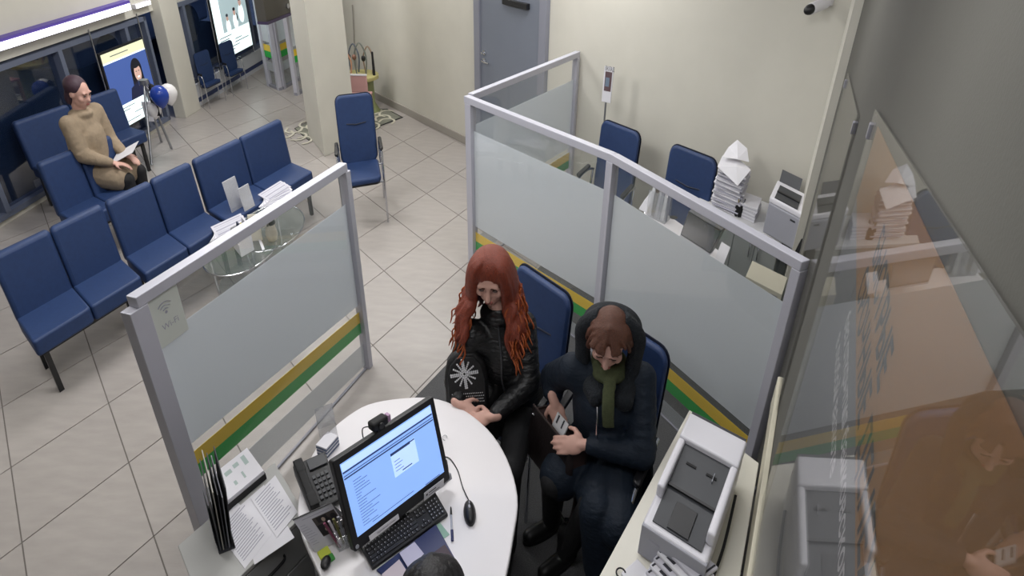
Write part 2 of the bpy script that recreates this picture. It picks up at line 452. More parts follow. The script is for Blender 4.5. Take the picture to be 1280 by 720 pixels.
# ------------------------------------------------------------------ window wall
M_WFRAME = mat('window_frame', '#6c7488', 0.4, 0.3)
M_WGLASS = mirror_glass('window_glass', '#20304c', 0.10, 0.72)
M_SILL = mat('sill_panel', '#c4c6cc', 0.6)
def wframe(y): return Frame(ww(y), WWd, WWn, ZZ)               # x runs away along the wall, y into the room
yc0, yc1 = 8.88, 9.2
cf = wframe(yc0)
struct('trim_4', MB(cf).box(0, 0.40, -0.05, 0.10, 0, 3.12), M_WALL, bevel=0.006)
HEAD = 1.30
f0 = wframe(2.0); l0 = 6.55
struct('wall_left', MB(wframe(-2.2)).box(0, 5.43, -0.15, 0, 0, 3.15).box(5.43, 15.3, -0.15, 0.0, HEAD+0.02, 3.15).box(5.43, 10.91, -0.15, 0, 0, 0.05).box(11.47, 15.3, -0.15, 0, 0, 0.30), M_WALL)
def window(n, y0, y1, z0, z1, mull):
    f = wframe(y0); L = (ww(y1)-ww(y0)).length
    mb = MB(f).box(0, L, -0.1, 0.02, z0, z0+0.05).box(0, L, -0.1, 0.02, z1-0.05, z1)
    for x in [0.0, L-0.05]: mb.box(x, x+0.05, -0.1, 0.02, z0, z1)
    w = struct('window_%d' % n, mb, M_WFRAME, loc=ww(y0))
    for x in mull: MB(f).box(x-0.03, x+0.03, -0.1, 0.025, z0+0.05, z1-0.05).build('mullion', M_WFRAME, w)
    xs = [0.05] + list(mull) + [L-0.05]
    for a, b in zip(xs[:-1], xs[1:]): MB(f).box(a, b, -0.05, -0.042, z0+0.05, z1-0.05).build('pane', M_WGLASS, w)
    return w
window(1, 3.2, 8.66, 0.05, HEAD, [1.2, 2.6, 3.9, 5.05])
window(2, 9.22, 12.5, 0.30, HEAD+0.02, [0.32, 1.35, 2.2])
sp = MB(wframe(9.22)).box(0, 3.1, 0.0, 0.05, 0.12, 0.30)
struct('trim_5', sp, M_SILL, bevel=0.005)
struct('trim_6', MB(wframe(9.22)).box(0, 3.1, 0.0, 0.03, 0.055, 0.115), mat('blue_band', '#3c4a78', 0.5))
struct('baseboard_left', MB(wframe(9.22)).box(0, 3.1, 0.0, 0.035, 0.0, 0.05), M_SILL)
# ------------------------------------------------------------------ glass partitions
PH = 1.45
def partition(t, P0, P1, H, posts, zs0, zs1, frost_top=None, nsfx='', rail=(0.05, 0.05), wide=None):
    """glazed run from P0 to P1: rails, posts, clear pane, milky film, yellow and green bands; zs0/zs1 = top of the yellow band at each end"""
    P0 = Vector((P0.x, P0.y, 0)); P1 = Vector((P1.x, P1.y, 0)); D = P1-P0; L = D.length; d = D/L; n = Vector((-d.y, d.x, 0))
    fr = Frame(P0, d, n, ZZ); fv = Frame(P0, d, ZZ, -n)       # fv: x along, y up, z = thickness
    MB(fr).box(0, L, -rail[0]/2, rail[0]/2, H-rail[1], H).build('top_rail', M_ALU, t, bevel=0.004)
    for q in posts:
        x, w = q if isinstance(q, tuple) else (q, 0.045)
        MB(fr).box(x*L-w/2, x*L+w/2, -0.026, 0.026, 0.0, H-rail[1]).build('post', M_ALU, t, bevel=0.003)
    MB(fr).box(0, L, -0.008, 0.008, 0.0, 0.014).build('bottom_rail', M_ALUD, t, bevel=0.003)
    xs = sorted([(q[0] if isinstance(q, tuple) else q) for q in posts])
    for a, b in zip(xs[:-1], xs[1:]):
        a, b = a*L+0.02, b*L-0.02
        za, zb = zs0+(zs1-zs0)*a/L, zs0+(zs1-zs0)*b/L
        MB(fr).box(a, b, -0.003, 0.003, 0.014, H-rail[1]).build('glass_pane', M_CLEAR, t)
        ft = frost_top or (PH-0.25)
        MB(fv).prism([(a, za+0.05), (b, zb+0.05), (b, ft), (a, ft)], -0.006, -0.0045).build('frosted_film', M_FROST, t)
        MB(fv).prism([(a, za-0.08), (b, zb-0.08), (b, zb), (a, za)], -0.006, -0.0045).build('yellow_band', M_YEL, t)
        MB(fv).prism([(a, za-0.16), (b, zb-0.16), (b, zb-0.0802), (a, za-0.0802)], -0.006, -0.0045).build('green_band', M_GRN, t)
        MB(fv).prism([(a, za-0.42), (b, zb-0.42), (b, zb-0.25), (a, za-0.25)], -0.006, -0.0045).build('milky_band', M_FROST2, t)
    return fr, L
LP0, LP1 = at(163, 371, PH), at(429, 203, PH)
s1 = onplane(441, 402, LP0, LP1).z; s0 = onplane(250, 553, LP0, LP1).z
sm_ = (s0+s1)/2
t = thing('glass_partition', 'frosted glass partition with aluminium frame behind the round table and monitor', 'partition', (LP0.x, LP0.y, 0), 'cubicle partitions')
tl = 0.06
partition(t, LP0, LP1, PH, [(0.0, 0.09), 1.0], sm_+tl, sm_-tl)
print('left stripe', s0, s1)

RP0 = at(583, 119, PH); RPm = at(768, 192, PH); RP1 = at(1008, 326, PH)
RPB = onplane(721, 120, CORNER, BL)
for q in (RP0, RPm, RP1, RPB): q.z = 0
RP1 = RPm + (RP1-RPm)*1.0
RPB = RPB - (RPB-RP0).normalized()*0.03
t = thing('glass_partition', 'long frosted glass partition behind the two seated women', 'partition', (RP0.x, RP0.y, 0), 'cubicle partitions')
za = onplane(715, 376, RP0, RPm).z; sb = [onplane(u, v, RPm, RP1).z for u, v in [(840, 457.5), (880, 482), (945, 530)]]
print('right stripe', za, sb, 'gap to wall', (RP1-wr(RP1.y)).x)
zs = (sum(sb)/3 + za)/2
partition(t, RP0, RPm, PH, [(0.03, 0.07), 0.99], zs, zs)
partition(t, RPm, RP1, PH, [(0.01, 0.02), (0.985, 0.05)], zs, zs)
t = thing('glass_partition', 'short frosted glass partition running to the back wall beside the grey door', 'partition', (RPB.x, RPB.y, 0), 'cubicle partitions')
partition(t, RP0 + (RPB-RP0).normalized()*0.05, RPB, PH, [0.0, 0.985], 0.5, 0.5)

# far cubicle, beside the window
FB = [at(336, 107), at(351, 113), at(374, 100), at(370, 119.5), at(392, 108)]
FH = 1.22
def small_partition(label, A_, B_, flip=False):
    t = thing('glass_partition', label, 'partition', (A_.x, A_.y, 0), 'far cubicle partitions')
    P0, P1 = A_, B_; D = P1-P0; L = D.length; d = D/L; n = Vector((-d.y, d.x, 0))
    fr = Frame(P0, d, n, ZZ)
    for x in (0.03, L-0.03): MB(fr).box(x-0.028, x+0.028, -0.03, 0.03, 0, FH).build('post', M_ALU, t)
    MB(fr).box(0, L, -0.025, 0.025, 0, 0.04).build('bottom_rail', M_ALUD, t)
    MB(fr).box(0, L, -0.025, 0.025, FH-0.04, FH).build('top_rail', M_ALU, t)
    a, b = 0.05, L-0.05
    MB(fr).box(a, b, -0.003, 0.003, 0.04, FH-0.04).build('glass_pane', M_CLEAR, t)
    for nm, z0, z1, m in (('frosted_film', 0.66, FH-0.05, M_FROST), ('yellow_band', 0.53, 0.62, M_YEL), ('green_band', 0.44, 0.53, M_GRN), ('milky_band', 0.25, 0.38, M_FROST2)):
        MB(fr).box(a, b, -0.0065, -0.005, z0, z1).build(nm, m, t)
small_partition('narrow frosted panel with yellow and green bands nearest the window in the far corner', FB[0], FB[1])
small_partition('frosted panel of the far booth running back from its corner post', FB[1] + (FB[2]-FB[1]).normalized()*0.06, FB[2])
small_partition('frosted panel of the far booth half hidden by the square pillar', FB[3], FB[4])
# dark fascia over the far cubicle
fz = 1.24
fa, fb = at(334, 31, fz), at(402, 3, fz)
fd = (fb-fa).normalized(); fn = Vector((-fd.y, fd.x, 0))
if fn.y < 0: fn = -fn
t = thing('fascia', 'dark brown fascia box above the far frosted booth', 'fascia', (fa.x, fa.y, fz))
fl = (fb-fa).length
fr = Frame((fa.x, fa.y, fz), fd, fn, ZZ)
MB(fr).box(0, fl, 0, 0.12, 0.03, 0.62).build('box', mat('fascia_brown', '#4d4a45', 0.6), t, bevel=0.005)
MB(fr).box(-0.005, fl, -0.012, 0.12, 0.0, 0.03).build('edge_strip', mat('fascia_edge', '#453a58', 0.5), t)
for x in (0.35, 0.62): MB(fr.sub((fl*x, -0.012, 0.12), (1, 0, 0), (0, 0, 1), (0, -1, 0))).cyl((0, 0), 0.03, -0.012, 0.01, 12).build('spotlight', M_CHROME, t, smooth=40)

# ------------------------------------------------------------------ glass boards on the right wall
M_BOARD = mirror_glass('board_glass', '#97948a', 0.24, 0.9)
M_POSTERG = mat('poster_grey', '#777a82', 0.5); M_POSTERO = mat('poster_orange', '#a8763c', 0.5)
wd = (CORNER-RF).normalized()
wf = Frame(wr(0) , wd, ZZ, rn)                                # x along the wall away from us, y up, z into the room
def wall_uv(u, v):
    p = onplane(u, v, RF, CORNER); return ((p-wr(0)).dot(wd), p.z)
def board(label, y0, y1, za0, za1, zb):
    """clear board standing off the wall between plan depths y0 (near) and y1 (far)"""
    x0, x1 = y0/wd.y, y1/wd.y
    t = thing('wall_board', label, 'board', (wr(y1).x, wr(y1).y, zb))
    MB(wf).prism([(x0, zb), (x1, zb), (x1, za1), (x0, za0)], 0.008, 0.011).build('glass_sheet', M_BOARD, t)
    for x, z in ((x0+0.02, za0-0.05), (x1-0.03, za1-0.05), (x0+0.02, zb+0.05), (x1-0.03, zb+0.05)):
        MB(wf).box(x-0.012, x+0.012, z-0.02, z+0.02, 0.0, 0.016).build('clip', M_ALUD, t, bevel=0.002)
    return t, x0, x1
def by(x): return x*wd.y
board('clear glass board on the right wall nearest the corner, reflecting the printer', by(2.46), by(3.85), 2.20, 2.02, 0.35)
t, x0, x1 = board('clear glass board on the right wall holding a grey and orange poster', by(0.22), by(1.92), 2.66, 2.37, 0.45)
# poster behind the sheet: orange upper part with black lettering, grey lower part with white lettering
po = thing('poster', 'poster with an orange top and grey bottom behind the nearer glass board', 'poster', (wr(0.6).x, wr(0.6).y, 0.9))
MB(wf).box(x0+0.02, x1-0.12, 0.90, 2.17, 0.003, 0.0045).build('grey_half', M_POSTERG, po)
MB(wf).prism([(x0+0.02, 2.17), (x1-0.12, 2.17), (x1-0.12, 2.36), (x0+0.02, 2.60)], 0.003, 0.0045).build('orange_half', M_POSTERO, po)
def wtext(body, size, x, z, m, xsq=0.85):
    f = Frame(wf.p(x, z, 0.0052), -wd*xsq, ZZ, rn)            # reads from the far end towards the viewer
    o = MB(f).text(body, size, bold=size*0.022).build('lettering', m, po, fix=False); o['kind'] = 'stuff'
wtext('БЫСТРЫЕ', 0.10, 1.22, 2.285, M_INKD)
wtext('СРОЧНЫЕ ДЕНЕЖНЫЕ ПЕРЕВОДЫ', 0.10, 1.26, 2.185, M_INKD)
wtext('без открытия банковского счёта', 0.065, 1.30, 2.085, M_PAPER)
wtext('в любой валюте', 0.065, 1.34, 2.01, M_PAPER)
# security camera by the corner, its cable clip
cp = onplane(1031, 12, CORNER, BL)
q = Frame(cp, -WBd, ZZ, n_in)
t = thing('security_camera', 'small white security camera with a dark lens high in the back corner', 'camera', cp)
MB(q).box(-0.03, 0.05, 0.03, 0.10, 0, 0.03).tube([(0.01, 0.06, 0.03), (0.0, 0.04, 0.09)], 0.014).build('bracket', M_WPLAST, t, bevel=0.004)
MB(q.sub((0.0, 0.03, 0.09), (0.8, -0.3, 0), (0.3, 0.8, 0), (-0.3, -0.3, 0.9))).cyl((0, 0), 0.042, -0.06, 0.055, 16).build('housing', M_WPLAST, t, smooth=40, bevel=0.006)
MB(q.sub((0.0, 0.03, 0.09), (0.8, -0.3, 0), (0.3, 0.8, 0), (-0.3, -0.3, 0.9))).ell((0, 0, 0.06), 0.038, 0.038, 0.03).build('lens', M_BLACK, t, smooth=180)
cp = Vector((wr(3.985).x, wr(3.985).y, 2.16))
# ------------------------------------------------------------------ chairs
def make_chair(label, O, phi, group, rec=0.10, dk=1.0, sc=1.0):
    """visitor armchair: local y points out of the back (sitter faces -y), x to the sitter's side"""
    f = rframe(Vector((O.x, O.y, 0)), phi); f.V = f.V*dk*sc; f.U = f.U*sc; f.W = f.W*sc
    t = thing('visitor_chair', label, 'chair', (O.x, O.y, 0), group)
    W = 0.46; SH = 0.46
    # seat cushion, slightly tilted
    sf = f.sub((0, 0, SH), (1, 0, 0), (0, 1, -0.05), (0, 0.05, 1))
    MB(sf).prism(rrect(W, 0.46, 0.06), -0.055, 0.0).build('seat', M_BLUE, t, bevel=0.018, seg=3, smooth=40)
    MB(sf).prism(rrect(W-0.02, 0.44, 0.06), -0.07, -0.0555).build('seat_shell', M_BLACK, t)
    # back cushion: width x, height along a reclined axis
    bfm = f.sub((0, 0.22, SH-0.02), (1, 0, 0), (0, rec*1.6, 1), (0, -1, rec*1.6))
    back = MB(bfm.sub((0, 0.30, 0))).prism(rrect(W, 0.62, 0.07), -0.025, 0.025).build('backrest', M_BLUE, t, bevel=0.02, seg=3, smooth=40)
    MB(bfm.sub((0, 0.30, 0))).prism(rrect(W+0.012, 0.632, 0.075), -0.030, -0.022).build('back_shell', M_BLUED, t)
    MB(bfm.sub((0, 0.36, 0.022))).tube([(-0.12, 0.0, 0.002), (0, -0.012, 0.006), (0.12, 0.0, 0.002)], 0.006, 6).build('seam', M_BLUED, back)
    for s_ in (-1, 1):
        x = s_*(W/2+0.035)
        MB(f).tube(spline([(x, -0.21, 0.0), (x, -0.20, 0.30), (x, -0.17, 0.56), (x, -0.11, 0.645)], 4), 0.0125, 8).build('leg', M_CHROME, t, smooth=60)
        MB(f).tube(spline([(x, 0.27, 0.0), (x, 0.23, 0.25), (x*0.97, 0.19, 0.45), (x*0.97, 0.22, 0.62)], 4), 0.0125, 8).build('leg', M_CHROME, t, smooth=60)
        a = MB(f).tube(spline([(x, -0.11, 0.645), (x, 0.0, 0.66), (x, 0.14, 0.65), (x*0.97, 0.24, 0.62)], 4), 0.0125, 8).build('armrest', M_CHROME, t, smooth=60)
        MB(f.sub((x, 0.01, 0.674), (1, 0, 0), (0, 1, 0), (0, 0, 1))).prism(rrect(0.045, 0.27, 0.02), -0.006, 0.018).build('arm_pad', M_BLACK, a, bevel=0.007, smooth=40)
    MB(f).tube([(-W/2-0.035, -0.18, 0.40), (W/2+0.035, -0.18, 0.40)], 0.011, 8).tube([(-W/2-0.035, 0.19, 0.40), (W/2+0.035, 0.19, 0.40)], 0.011, 8).build('cross_bar', M_STEEL, t, smooth=60)
    return t
def chair_at(bl, br, ztop=1.0):        # chair origin from its two upper back corners in the picture
    a, b = at(*bl, ztop), at(*br, ztop)
    return a, b
c1 = Vector((0.17, 3.12, 0)) - AY*0.33
ch1 = make_chair('blue upholstered armchair with chrome frame under the red-haired woman', c1, 0.0, 'blue visitor chairs')
ch2 = dup(ch1, Vector((0.575, 2.675, 0)) - Vector((0.17, 3.12, 0)), 'blue upholstered armchair with chrome frame under the woman in the dark teal coat')
a, b = at(751, 158, 1.0), at(803, 171, 1.0); m = (a+b)/2; m.z = 0
ch3 = dup(ch1, m - AY*0.33 - c1, 'blue armchair by the back wall next to the sign stand')
a, b = at(845, 188, 1.0), at(890, 206, 1.0); m = (a+b)/2; m.z = 0
ch4 = dup(ch1, m - AY*0.33 - c1, 'blue armchair by the back wall next to the tall paper stack')
# chair by the pillar
a, b = at(420, 124, 1.02), at(463, 119, 1.02); m = (a+b)/2; m.z = 0
dirb = (b-a); dirb.z = 0
pb, pa = room_inv(dirb); phi = math.atan2(pa, pb)
print('pillar chair phi', math.degrees(phi), dirb.length)
f = rframe((0, 0, 0), phi)
make_chair('blue armchair standing alone in front of the square pillar', m - f.V*0.33, phi, 'blue visitor chairs')
# chairs by the window
a, b = at(248, 76, 1.0), at(272, 68, 1.0)
p1_, p2_ = at(261, 137), at(284, 125)
dirb = p2_ - p1_; pb, pa = room_inv(dirb); phi = math.atan2(pa, pb)
f = rframe((0, 0, 0), phi); print('win chair phi', math.degrees(phi), dirb.length)
o5 = (p1_+p2_)/2 + f.V*0.21*0.33
ch5 = make_chair('blue armchair below the window display, the one nearer the column', o5, phi, 'blue visitor chairs', dk=0.5, sc=0.66)
q1_, q2_ = at(290, 122), at(312, 110)
ch6 = dup(ch5, (q1_+q2_)/2 - (p1_+p2_)/2, 'blue armchair below the window display, the one nearer the far booth')

# ------------------------------------------------------------------ blue benches
def bench(label, corners, group, O=None):
    """two-seat bench; corners = plan points back-left, back-right, front-left (top of the seat)"""
    bl, br, fl_ = corners
    U = br-bl; V = bl-fl_; L = U.length
    u = U.normalized(); 
    t = thing('bench', label, 'bench', (bl.x, bl.y, 0), group)
    D = V.length; v = V.normalized()
    f = Frame((fl_.x, fl_.y, 0), u, v, ZZ)                    # x along, y to the back
    n = 2; w = L/n
    for i in range(n):
        x = w*(i+0.5)
        MB(f.sub((x, D*0.47, 0.43), (1, 0, 0), (0, 1, -0.06), (0, 0.05, 1))).prism(rrect(w-0.004, D*0.94, 0.03), -0.11, 0.0).build('seat', M_BLUE, t, bevel=0.03, seg=3, smooth=40)
        MB(f.sub((x, D*0.93, 0.36), (1, 0, 0), (0, 0.18, 1), (0, -1, 0.18)).sub((0, 0.23, 0))).prism(rrect(w-0.004, 0.46, 0.035), -0.05, 0.045).build('backrest', M_BLUE, t, bevel=0.03, seg=3, smooth=40)
    MB(f).box(0.04, L-0.04, 0.06, 0.09, 0.29, 0.32).box(0.04, L-0.04, D*0.85, D*0.85+0.03, 0.29, 0.32).build('beam', M_BLACK, t)
    for x in (0.06, L-0.06):
        for y in (0.07, D*0.86): MB(f).box(x-0.018, x+0.018, y-0.018, y+0.018, 0, 0.30).build('leg', M_BLACK, t)
    return t
zs_ = 0.43; zb_ = 0.80
B1l, B1r = at(256, 258, zs_), at(361, 199, zs_)
B1f = at(267, 300, zs_)
print('bench', B1l, B1r, B1f, at(385, 212, zs_))
vdir = at(385, 212, zs_) - B1r
vdir.z = 0
bench('two-seat blue bench nearer the pillar with papers lying on it', (B1l, B1r, B1l+vdir*1.25), 'blue waiting benches')
gap = (B1r-B1l).normalized()*0.03
w1 = (B1r-B1l)
B0r = B1l - gap; B0l = B0r - w1*0.72
bench('two-seat blue bench at the middle of the row left of the papers', (B0l, B0r, B0l+vdir*1.25), 'blue waiting benches')
Bm = B0l - gap
bench('two-seat blue bench at the left end of the row', (Bm-w1*0.72, Bm, Bm-w1*0.72+vdir*1.25), 'blue waiting benches')
# ------------------------------------------------------------------ the round-ended table and what lies on it
TZ = 0.74
out_px = [(460, 505), (500, 497.5), (540, 497), (575, 509), (610, 536), (634, 573), (647, 620), (642, 668)]
P = [at(u, v, TZ) for u, v in out_px]
P += [Vector((-0.02, 1.52, TZ)), Vector((-0.10, 1.40, TZ)), Vector((-0.56, 1.38, TZ)), at(402, 724, TZ), at(373, 655, TZ), at(377, 600, TZ), at(390, 568, TZ), at(408, 543, TZ), at(431, 522, TZ)]
outl = [(p.x, p.y) for p in spline(P, 4, closed=True)]
t = thing('table', 'white round-ended desk with the monitor and keyboard', 'desk', (-0.4, 1.9, 0))
MB().prism(outl, TZ-0.035, TZ).build('tabletop', M_WHITE, t, bevel=0.008, seg=3)
MB(Frame((-0.38, 2.0, 0))).cyl((0, 0), 0.04, 0.03, TZ-0.035, 18).build('column', M_STEEL, t, smooth=40)
MB(Frame((-0.38, 2.0, 0))).lathe([(0.24, 0.0), (0.24, 0.015), (0.06, 0.035), (0.045, 0.05)], n=24).build('base', M_STEEL, t, smooth=40)
MB(Frame((-0.33, 1.50, 0))).box(-0.2, 0.22, -0.02, 0.02, 0.0, TZ-0.035).build('end_panel', M_WHITE, t)

# monitor
zl, zh = 0.80, 1.135
mbl, mbr, mtl, mtr = at(446, 692, zl), at(561, 598, zl), at(413, 577, zh), at(544, 496, zh)
U = (mbr-mbl + mtr-mtl)*0.5; U.z = 0
V = ((mtl-mbl) + (mtr-mbr))*0.5
W = U.cross(V).normalized()
if W.y > 0: W = -W
mid = (mbl+mbr+mtl+mtr)/4
mf = Frame(mid, U/0.50, V/0.34, W)                           # x -0.25..0.25, y -0.17..0.17, z to the viewer
mt = thing('monitor', 'black monitor with a bright blue screen on the white round-ended desk', 'monitor', (mid.x, mid.y, TZ))
MB(mf).prism(rrect(0.50, 0.34, 0.008), -0.03, 0.0).build('housing', M_BLACK, mt, bevel=0.004)
M_SCR = mat('screen_blue', '#7fa6e6', 0.3, emit=0.75, ecol='#86abea')
M_SCRL = mat('screen_light', '#a9c4ee', 0.3, emit=0.85, ecol='#aac6f2')
M_SCRD = mat('screen_dark', '#33446c', 0.3, emit=0.35, ecol='#2c3e66')
scr = MB(mf).rect(-0.225, 0.225, -0.125, 0.148, 0.0012).build('screen', M_SCR, mt)
ui = MB(mf)
ui.mat(0).rect(-0.222, 0.222, 0.117, 0.144, 0.0018)
ui.mat(1).rect(-0.222, 0.222, 0.110, 0.116, 0.002).rect(-0.222, 0.222, 0.088, 0.093, 0.002).rect(-0.222, 0.222, 0.098, 0.101, 0.002)
ui.mat(0).rect(-0.01, 0.115, -0.02, 0.072, 0.002)
ui.mat(1).rect(-0.01, 0.09, 0.062, 0.072, 0.0024).rect(0.09, 0.1135, 0.066, 0.071, 0.0024)
for k in range(4): ui.mat(1).rect(0.0, 0.03+0.01*(k % 2), 0.035-0.012*k, 0.037-0.012*k, 0.0024)
ui.mat(1).rect(0.03, 0.08, -0.013, -0.009, 0.0024)
random.seed(3)
for k in range(17):
    y = 0.065-0.0105*k
    ui.mat(1).rect(-0.19, -0.19+random.uniform(0.02, 0.10), y, y+0.0018, 0.0018)
ui.mat(1).rect(-0.15, 0.06, -0.112, -0.110, 0.0018).rect(0.12, 0.2, -0.123, -0.12, 0.0018)
o = ui.build('window_graphics', [M_SCRL, M_SCRD], scr, fix=False); o['kind'] = 'stuff'
MB(mf).box(-0.03, 0.03, -0.155, -0.10, -0.075, -0.03).build('stand_neck', M_DGREY, mt, bevel=0.004)
stf = Frame((mid.x, mid.y, TZ), U/0.50, Vector((-U.y, U.x, 0))/0.40, ZZ)
MB(stf.sub((0, 0.03, 0.0))).prism(rrect(0.26, 0.17, 0.05), 0.001, 0.013).cyl((0, 0.03), 0.025, 0.013, 0.09, 14).build('stand_foot', M_DGREY, mt, bevel=0.003)
MB(mf.sub((0.235, -0.152, -0.012))).box(-0.045, 0.03, -0.028, -0.002, -0.03, 0.005).build('base_corner', M_GPLAST, mt, bevel=0.003)
MB(mf.sub((-0.235, -0.155, 0.0005))).cyl((0, 0), 0.008, 0, 0.0015, 16).build('power_badge', M_GPLAST, mt)
for x, s in ((0.243, 0.0), ):
    pass
# paper strips stuck to the lower bezel
lab = MB(mf.sub((-0.095, -0.158, 0.003))).box(-0.085, 0.06, -0.010, 0.010, 0, 0.002).build('paper_strip', M_PAPER, loc=mf.p(-0.095, -0.158, 0.003))
tag(lab, 'long white paper strip stuck along the lower edge of the lit monitor', 'label')
MB(mf.sub((-0.095, -0.158, 0.0052))).text('Уважаемый клиент', 0.010, -0.05, -0.004).build('lettering', M_INKD, lab, fix=False)['kind'] = 'stuff'
lab2 = MB(mf.sub((0.155, -0.158, 0.003), (1, 0, 0), (0, 0.9, 0.3), (0, -0.3, 0.9))).box(-0.055, 0.055, -0.02, 0.018, 0, 0.002).build('paper_strip', M_PAPER, loc=mf.p(0.155, -0.158, 0.003))
tag(lab2, 'white printed card leaning at the lower right corner of the lit monitor', 'label')
tf = mf.sub((0.155, -0.158, 0.003), (1, 0, 0), (0, 0.9, 0.3), (0, -0.3, 0.9))
MB(tf).rect(-0.045, -0.036, -0.004, 0.006, 0.0024).rect(-0.03, 0.01, 0.001, 0.006, 0.0024).rect(-0.03, 0.03, -0.010, -0.007, 0.0024).build('lettering', M_INKD, lab2, fix=False)['kind'] = 'stuff'

# webcam on the top edge
wcp = mf.p(-0.02, 0.17, -0.012)
wt = thing('webcam', 'black webcam clipped to the top edge of the lit monitor', 'webcam', wcp)
wfv = Frame(wcp, U.normalized()*0.9, Vector((-U.y, U.x, 0)).normalized(), ZZ)
MB(wfv).box(-0.02, 0.02, -0.012, 0.03, 0.0, 0.014).box(-0.015, 0.015, 0.012, 0.018, -0.04, 0.0).build('clip', M_BLACK2, wt, bevel=0.003)
MB(wfv).box(-0.042, 0.036, -0.016, 0.022, 0.014, 0.052).build('body', M_BLACK2, wt, bevel=0.009, seg=3, smooth=40)
MB(wfv.sub((-0.005, -0.016, 0.032), (1, 0, 0), (0, 0, 1), (0, -1, 0))).cyl((0, 0), 0.013, 0, 0.006, 18).build('lens', M_BLACK, wt, smooth=40)
MB(wfv).box(0.037, 0.052, -0.01, 0.01, 0.016, 0.048).build('side_badge', mat('pinkish', '#b08fae', 0.5), wt, bevel=0.002)
MB().tube(spline([wfv.p(-0.03, 0.02, 0.02), wfv.p(-0.055, 0.035, 0.015), wfv.p(-0.06, 0.03, -0.03), mf.p(-0.07, 0.15, -0.035)], 5), 0.0022, 6).build('cable', M_BLACK2, wt, smooth=80)

# keyboard
kq = [at(445, 676, TZ+.018), at(541, 612, TZ+.018), at(464, 711, TZ+.018), at(560, 641, TZ+.018)]
KU = (kq[1]-kq[0] + kq[3]-kq[2])*0.5; KV = (kq[0]-kq[2] + kq[1]-kq[3])*0.5
kf = Frame((kq[2].x, kq[2].y, TZ), KU/0.455, KV/0.16, ZZ)     # x right, y to the monitor
kb = thing('keyboard', 'black keyboard with a blue edge strip below the lit monitor', 'keyboard', kf.p(0.22, 0.08, 0.001))
MB(kf.sub((0, 0, 0.001), (1, 0, 0), (0, 1, 0.09), (0, 0, 1))).prism([(0.005, 0), (0.45, 0), (0.455, 0.16), (0, 0.16)], 0.0, 0.017).build('base', M_BLACK, kb, bevel=0.004)
kk = kf.sub((0, 0, 0.018), (1, 0, 0), (0, 1, 0.09), (0, 0, 1))
M_KEY = mat('key_black', '#2a2a2e', 0.4); M_KEYT = mat('key_print', '#a9abb2', 0.6)
kme = None
def key(x, y, w, h):
    MB(kk).prism([(x+.001, y+.001), (x+w-.001, y+.001), (x+w-.001, y+h-.001), (x+.001, y+h-.001)], 0.0, 0.0045).build('key', M_KEY, kb, bevel=0.0012, seg=1)
kp = 0.0188; prn = MB(kk)
random.seed(5)
for r in range(5):
    y = 0.012 + r*kp*1.02
    xs0 = [0.014, 0.014, 0.014, 0.014, 0.014]
    if r == 0: row = [1.3, 1.2, 1.2, 6.0, 1.2, 1.2, 1.3, 1.3]
    elif r == 1: row = [2.0]+[1]*10+[2.6]
    elif r == 2: row = [1.7]+[1]*11+[2.0]
    elif r == 3: row = [1.4]+[1]*12+[1.3]
    else: row = [1]*13+[1.7]
    x = 0.014
    tot = sum(row)
    for w in row:
        wk = w/tot*14.7*kp
        key(x, y, wk, kp)
        prn.rect(x+0.005, x+0.009, y+0.010, y+0.014, 0.0048)
        x += wk
    for c in range(3):
        if r in (1, 2) and not (r == 1 and c != 1): pass
        if r in (3, 4) or r == 0 or (r == 1 and c == 1):
            key(0.300+c*kp, y, kp, kp); prn.rect(0.305+c*kp, 0.309+c*kp, y+0.010, y+0.014, 0.0048)
    for c in range(4):
        key(0.366+c*kp, y, kp, kp); prn.rect(0.371+c*kp, 0.376+c*kp, y+0.008, y+0.014, 0.0048)
y = 0.012 + 5.5*kp
for c in range(13): key(0.014 + c*0.0212, y, 0.017, 0.015)
for c in range(7): prn.rect(0.20+0.018*c, 0.208+0.018*c, 0.137, 0.141, 0.0005)
prn.disc((0.188, 0.139), 0.006, 0.006, 0.001, 12)
prn.build('key_legends', M_KEYT, kb, fix=False)['kind'] = 'stuff'
MB(kf.sub((0, 0.168, 0.012))).box(0.0, 0.30, -0.006, 0.012, 0.002, 0.016).build('blue_strip', mat('strip_blue', '#1f4f7c', 0.4), kb, bevel=0.002)

# mouse with its cable
mp_ = at(587, 640, TZ+.015)
muf = Frame((mp_.x, mp_.y, TZ+0.0005), Vector((0.80, -0.12, 0)), Vector((-0.10, 1.1, 0)), ZZ)
ms = thing('mouse', 'black computer mouse right of the keyboard', 'mouse', muf.p(0, 0, 0))
prof = []
bm_ = MB(muf)
bm_.ell((0, 0, 0.008), 0.031, 0.055, 0.030, nu=20, nv=12)
vs = [q for q in bm_.v]
bm_.v = [Vector((q.x, q.y, max(q.z, TZ+0.001))) for q in vs]
bm_.build('shell', M_BLACK, ms, smooth=180)
MB(muf.sub((0, 0.028, 0.0335))).ell((0, 0, 0), 0.0035, 0.009, 0.004, nu=10, nv=6).build('wheel', M_GPLAST, ms, smooth=180)
MB(muf).ell((0, 0.008, 0.0378), 0.006, 0.008, 0.0012, nu=12, nv=6).build('badge', M_GPLAST, ms, smooth=180)
cpts = [muf.p(0, 0.052, 0.010), at(578, 608, TZ+.004), at(572, 588, TZ+.004), at(562, 573, TZ+.004), at(553, 571, TZ+.004)]
MB().tube(spline(cpts, 6), 0.0022, 6).build('cable', M_BLACK2, ms, smooth=80)
cpts = [at(558, 575, TZ+.004), at(560, 590, TZ+.004), at(556, 604, TZ+.004), at(545, 611, TZ+.004)]
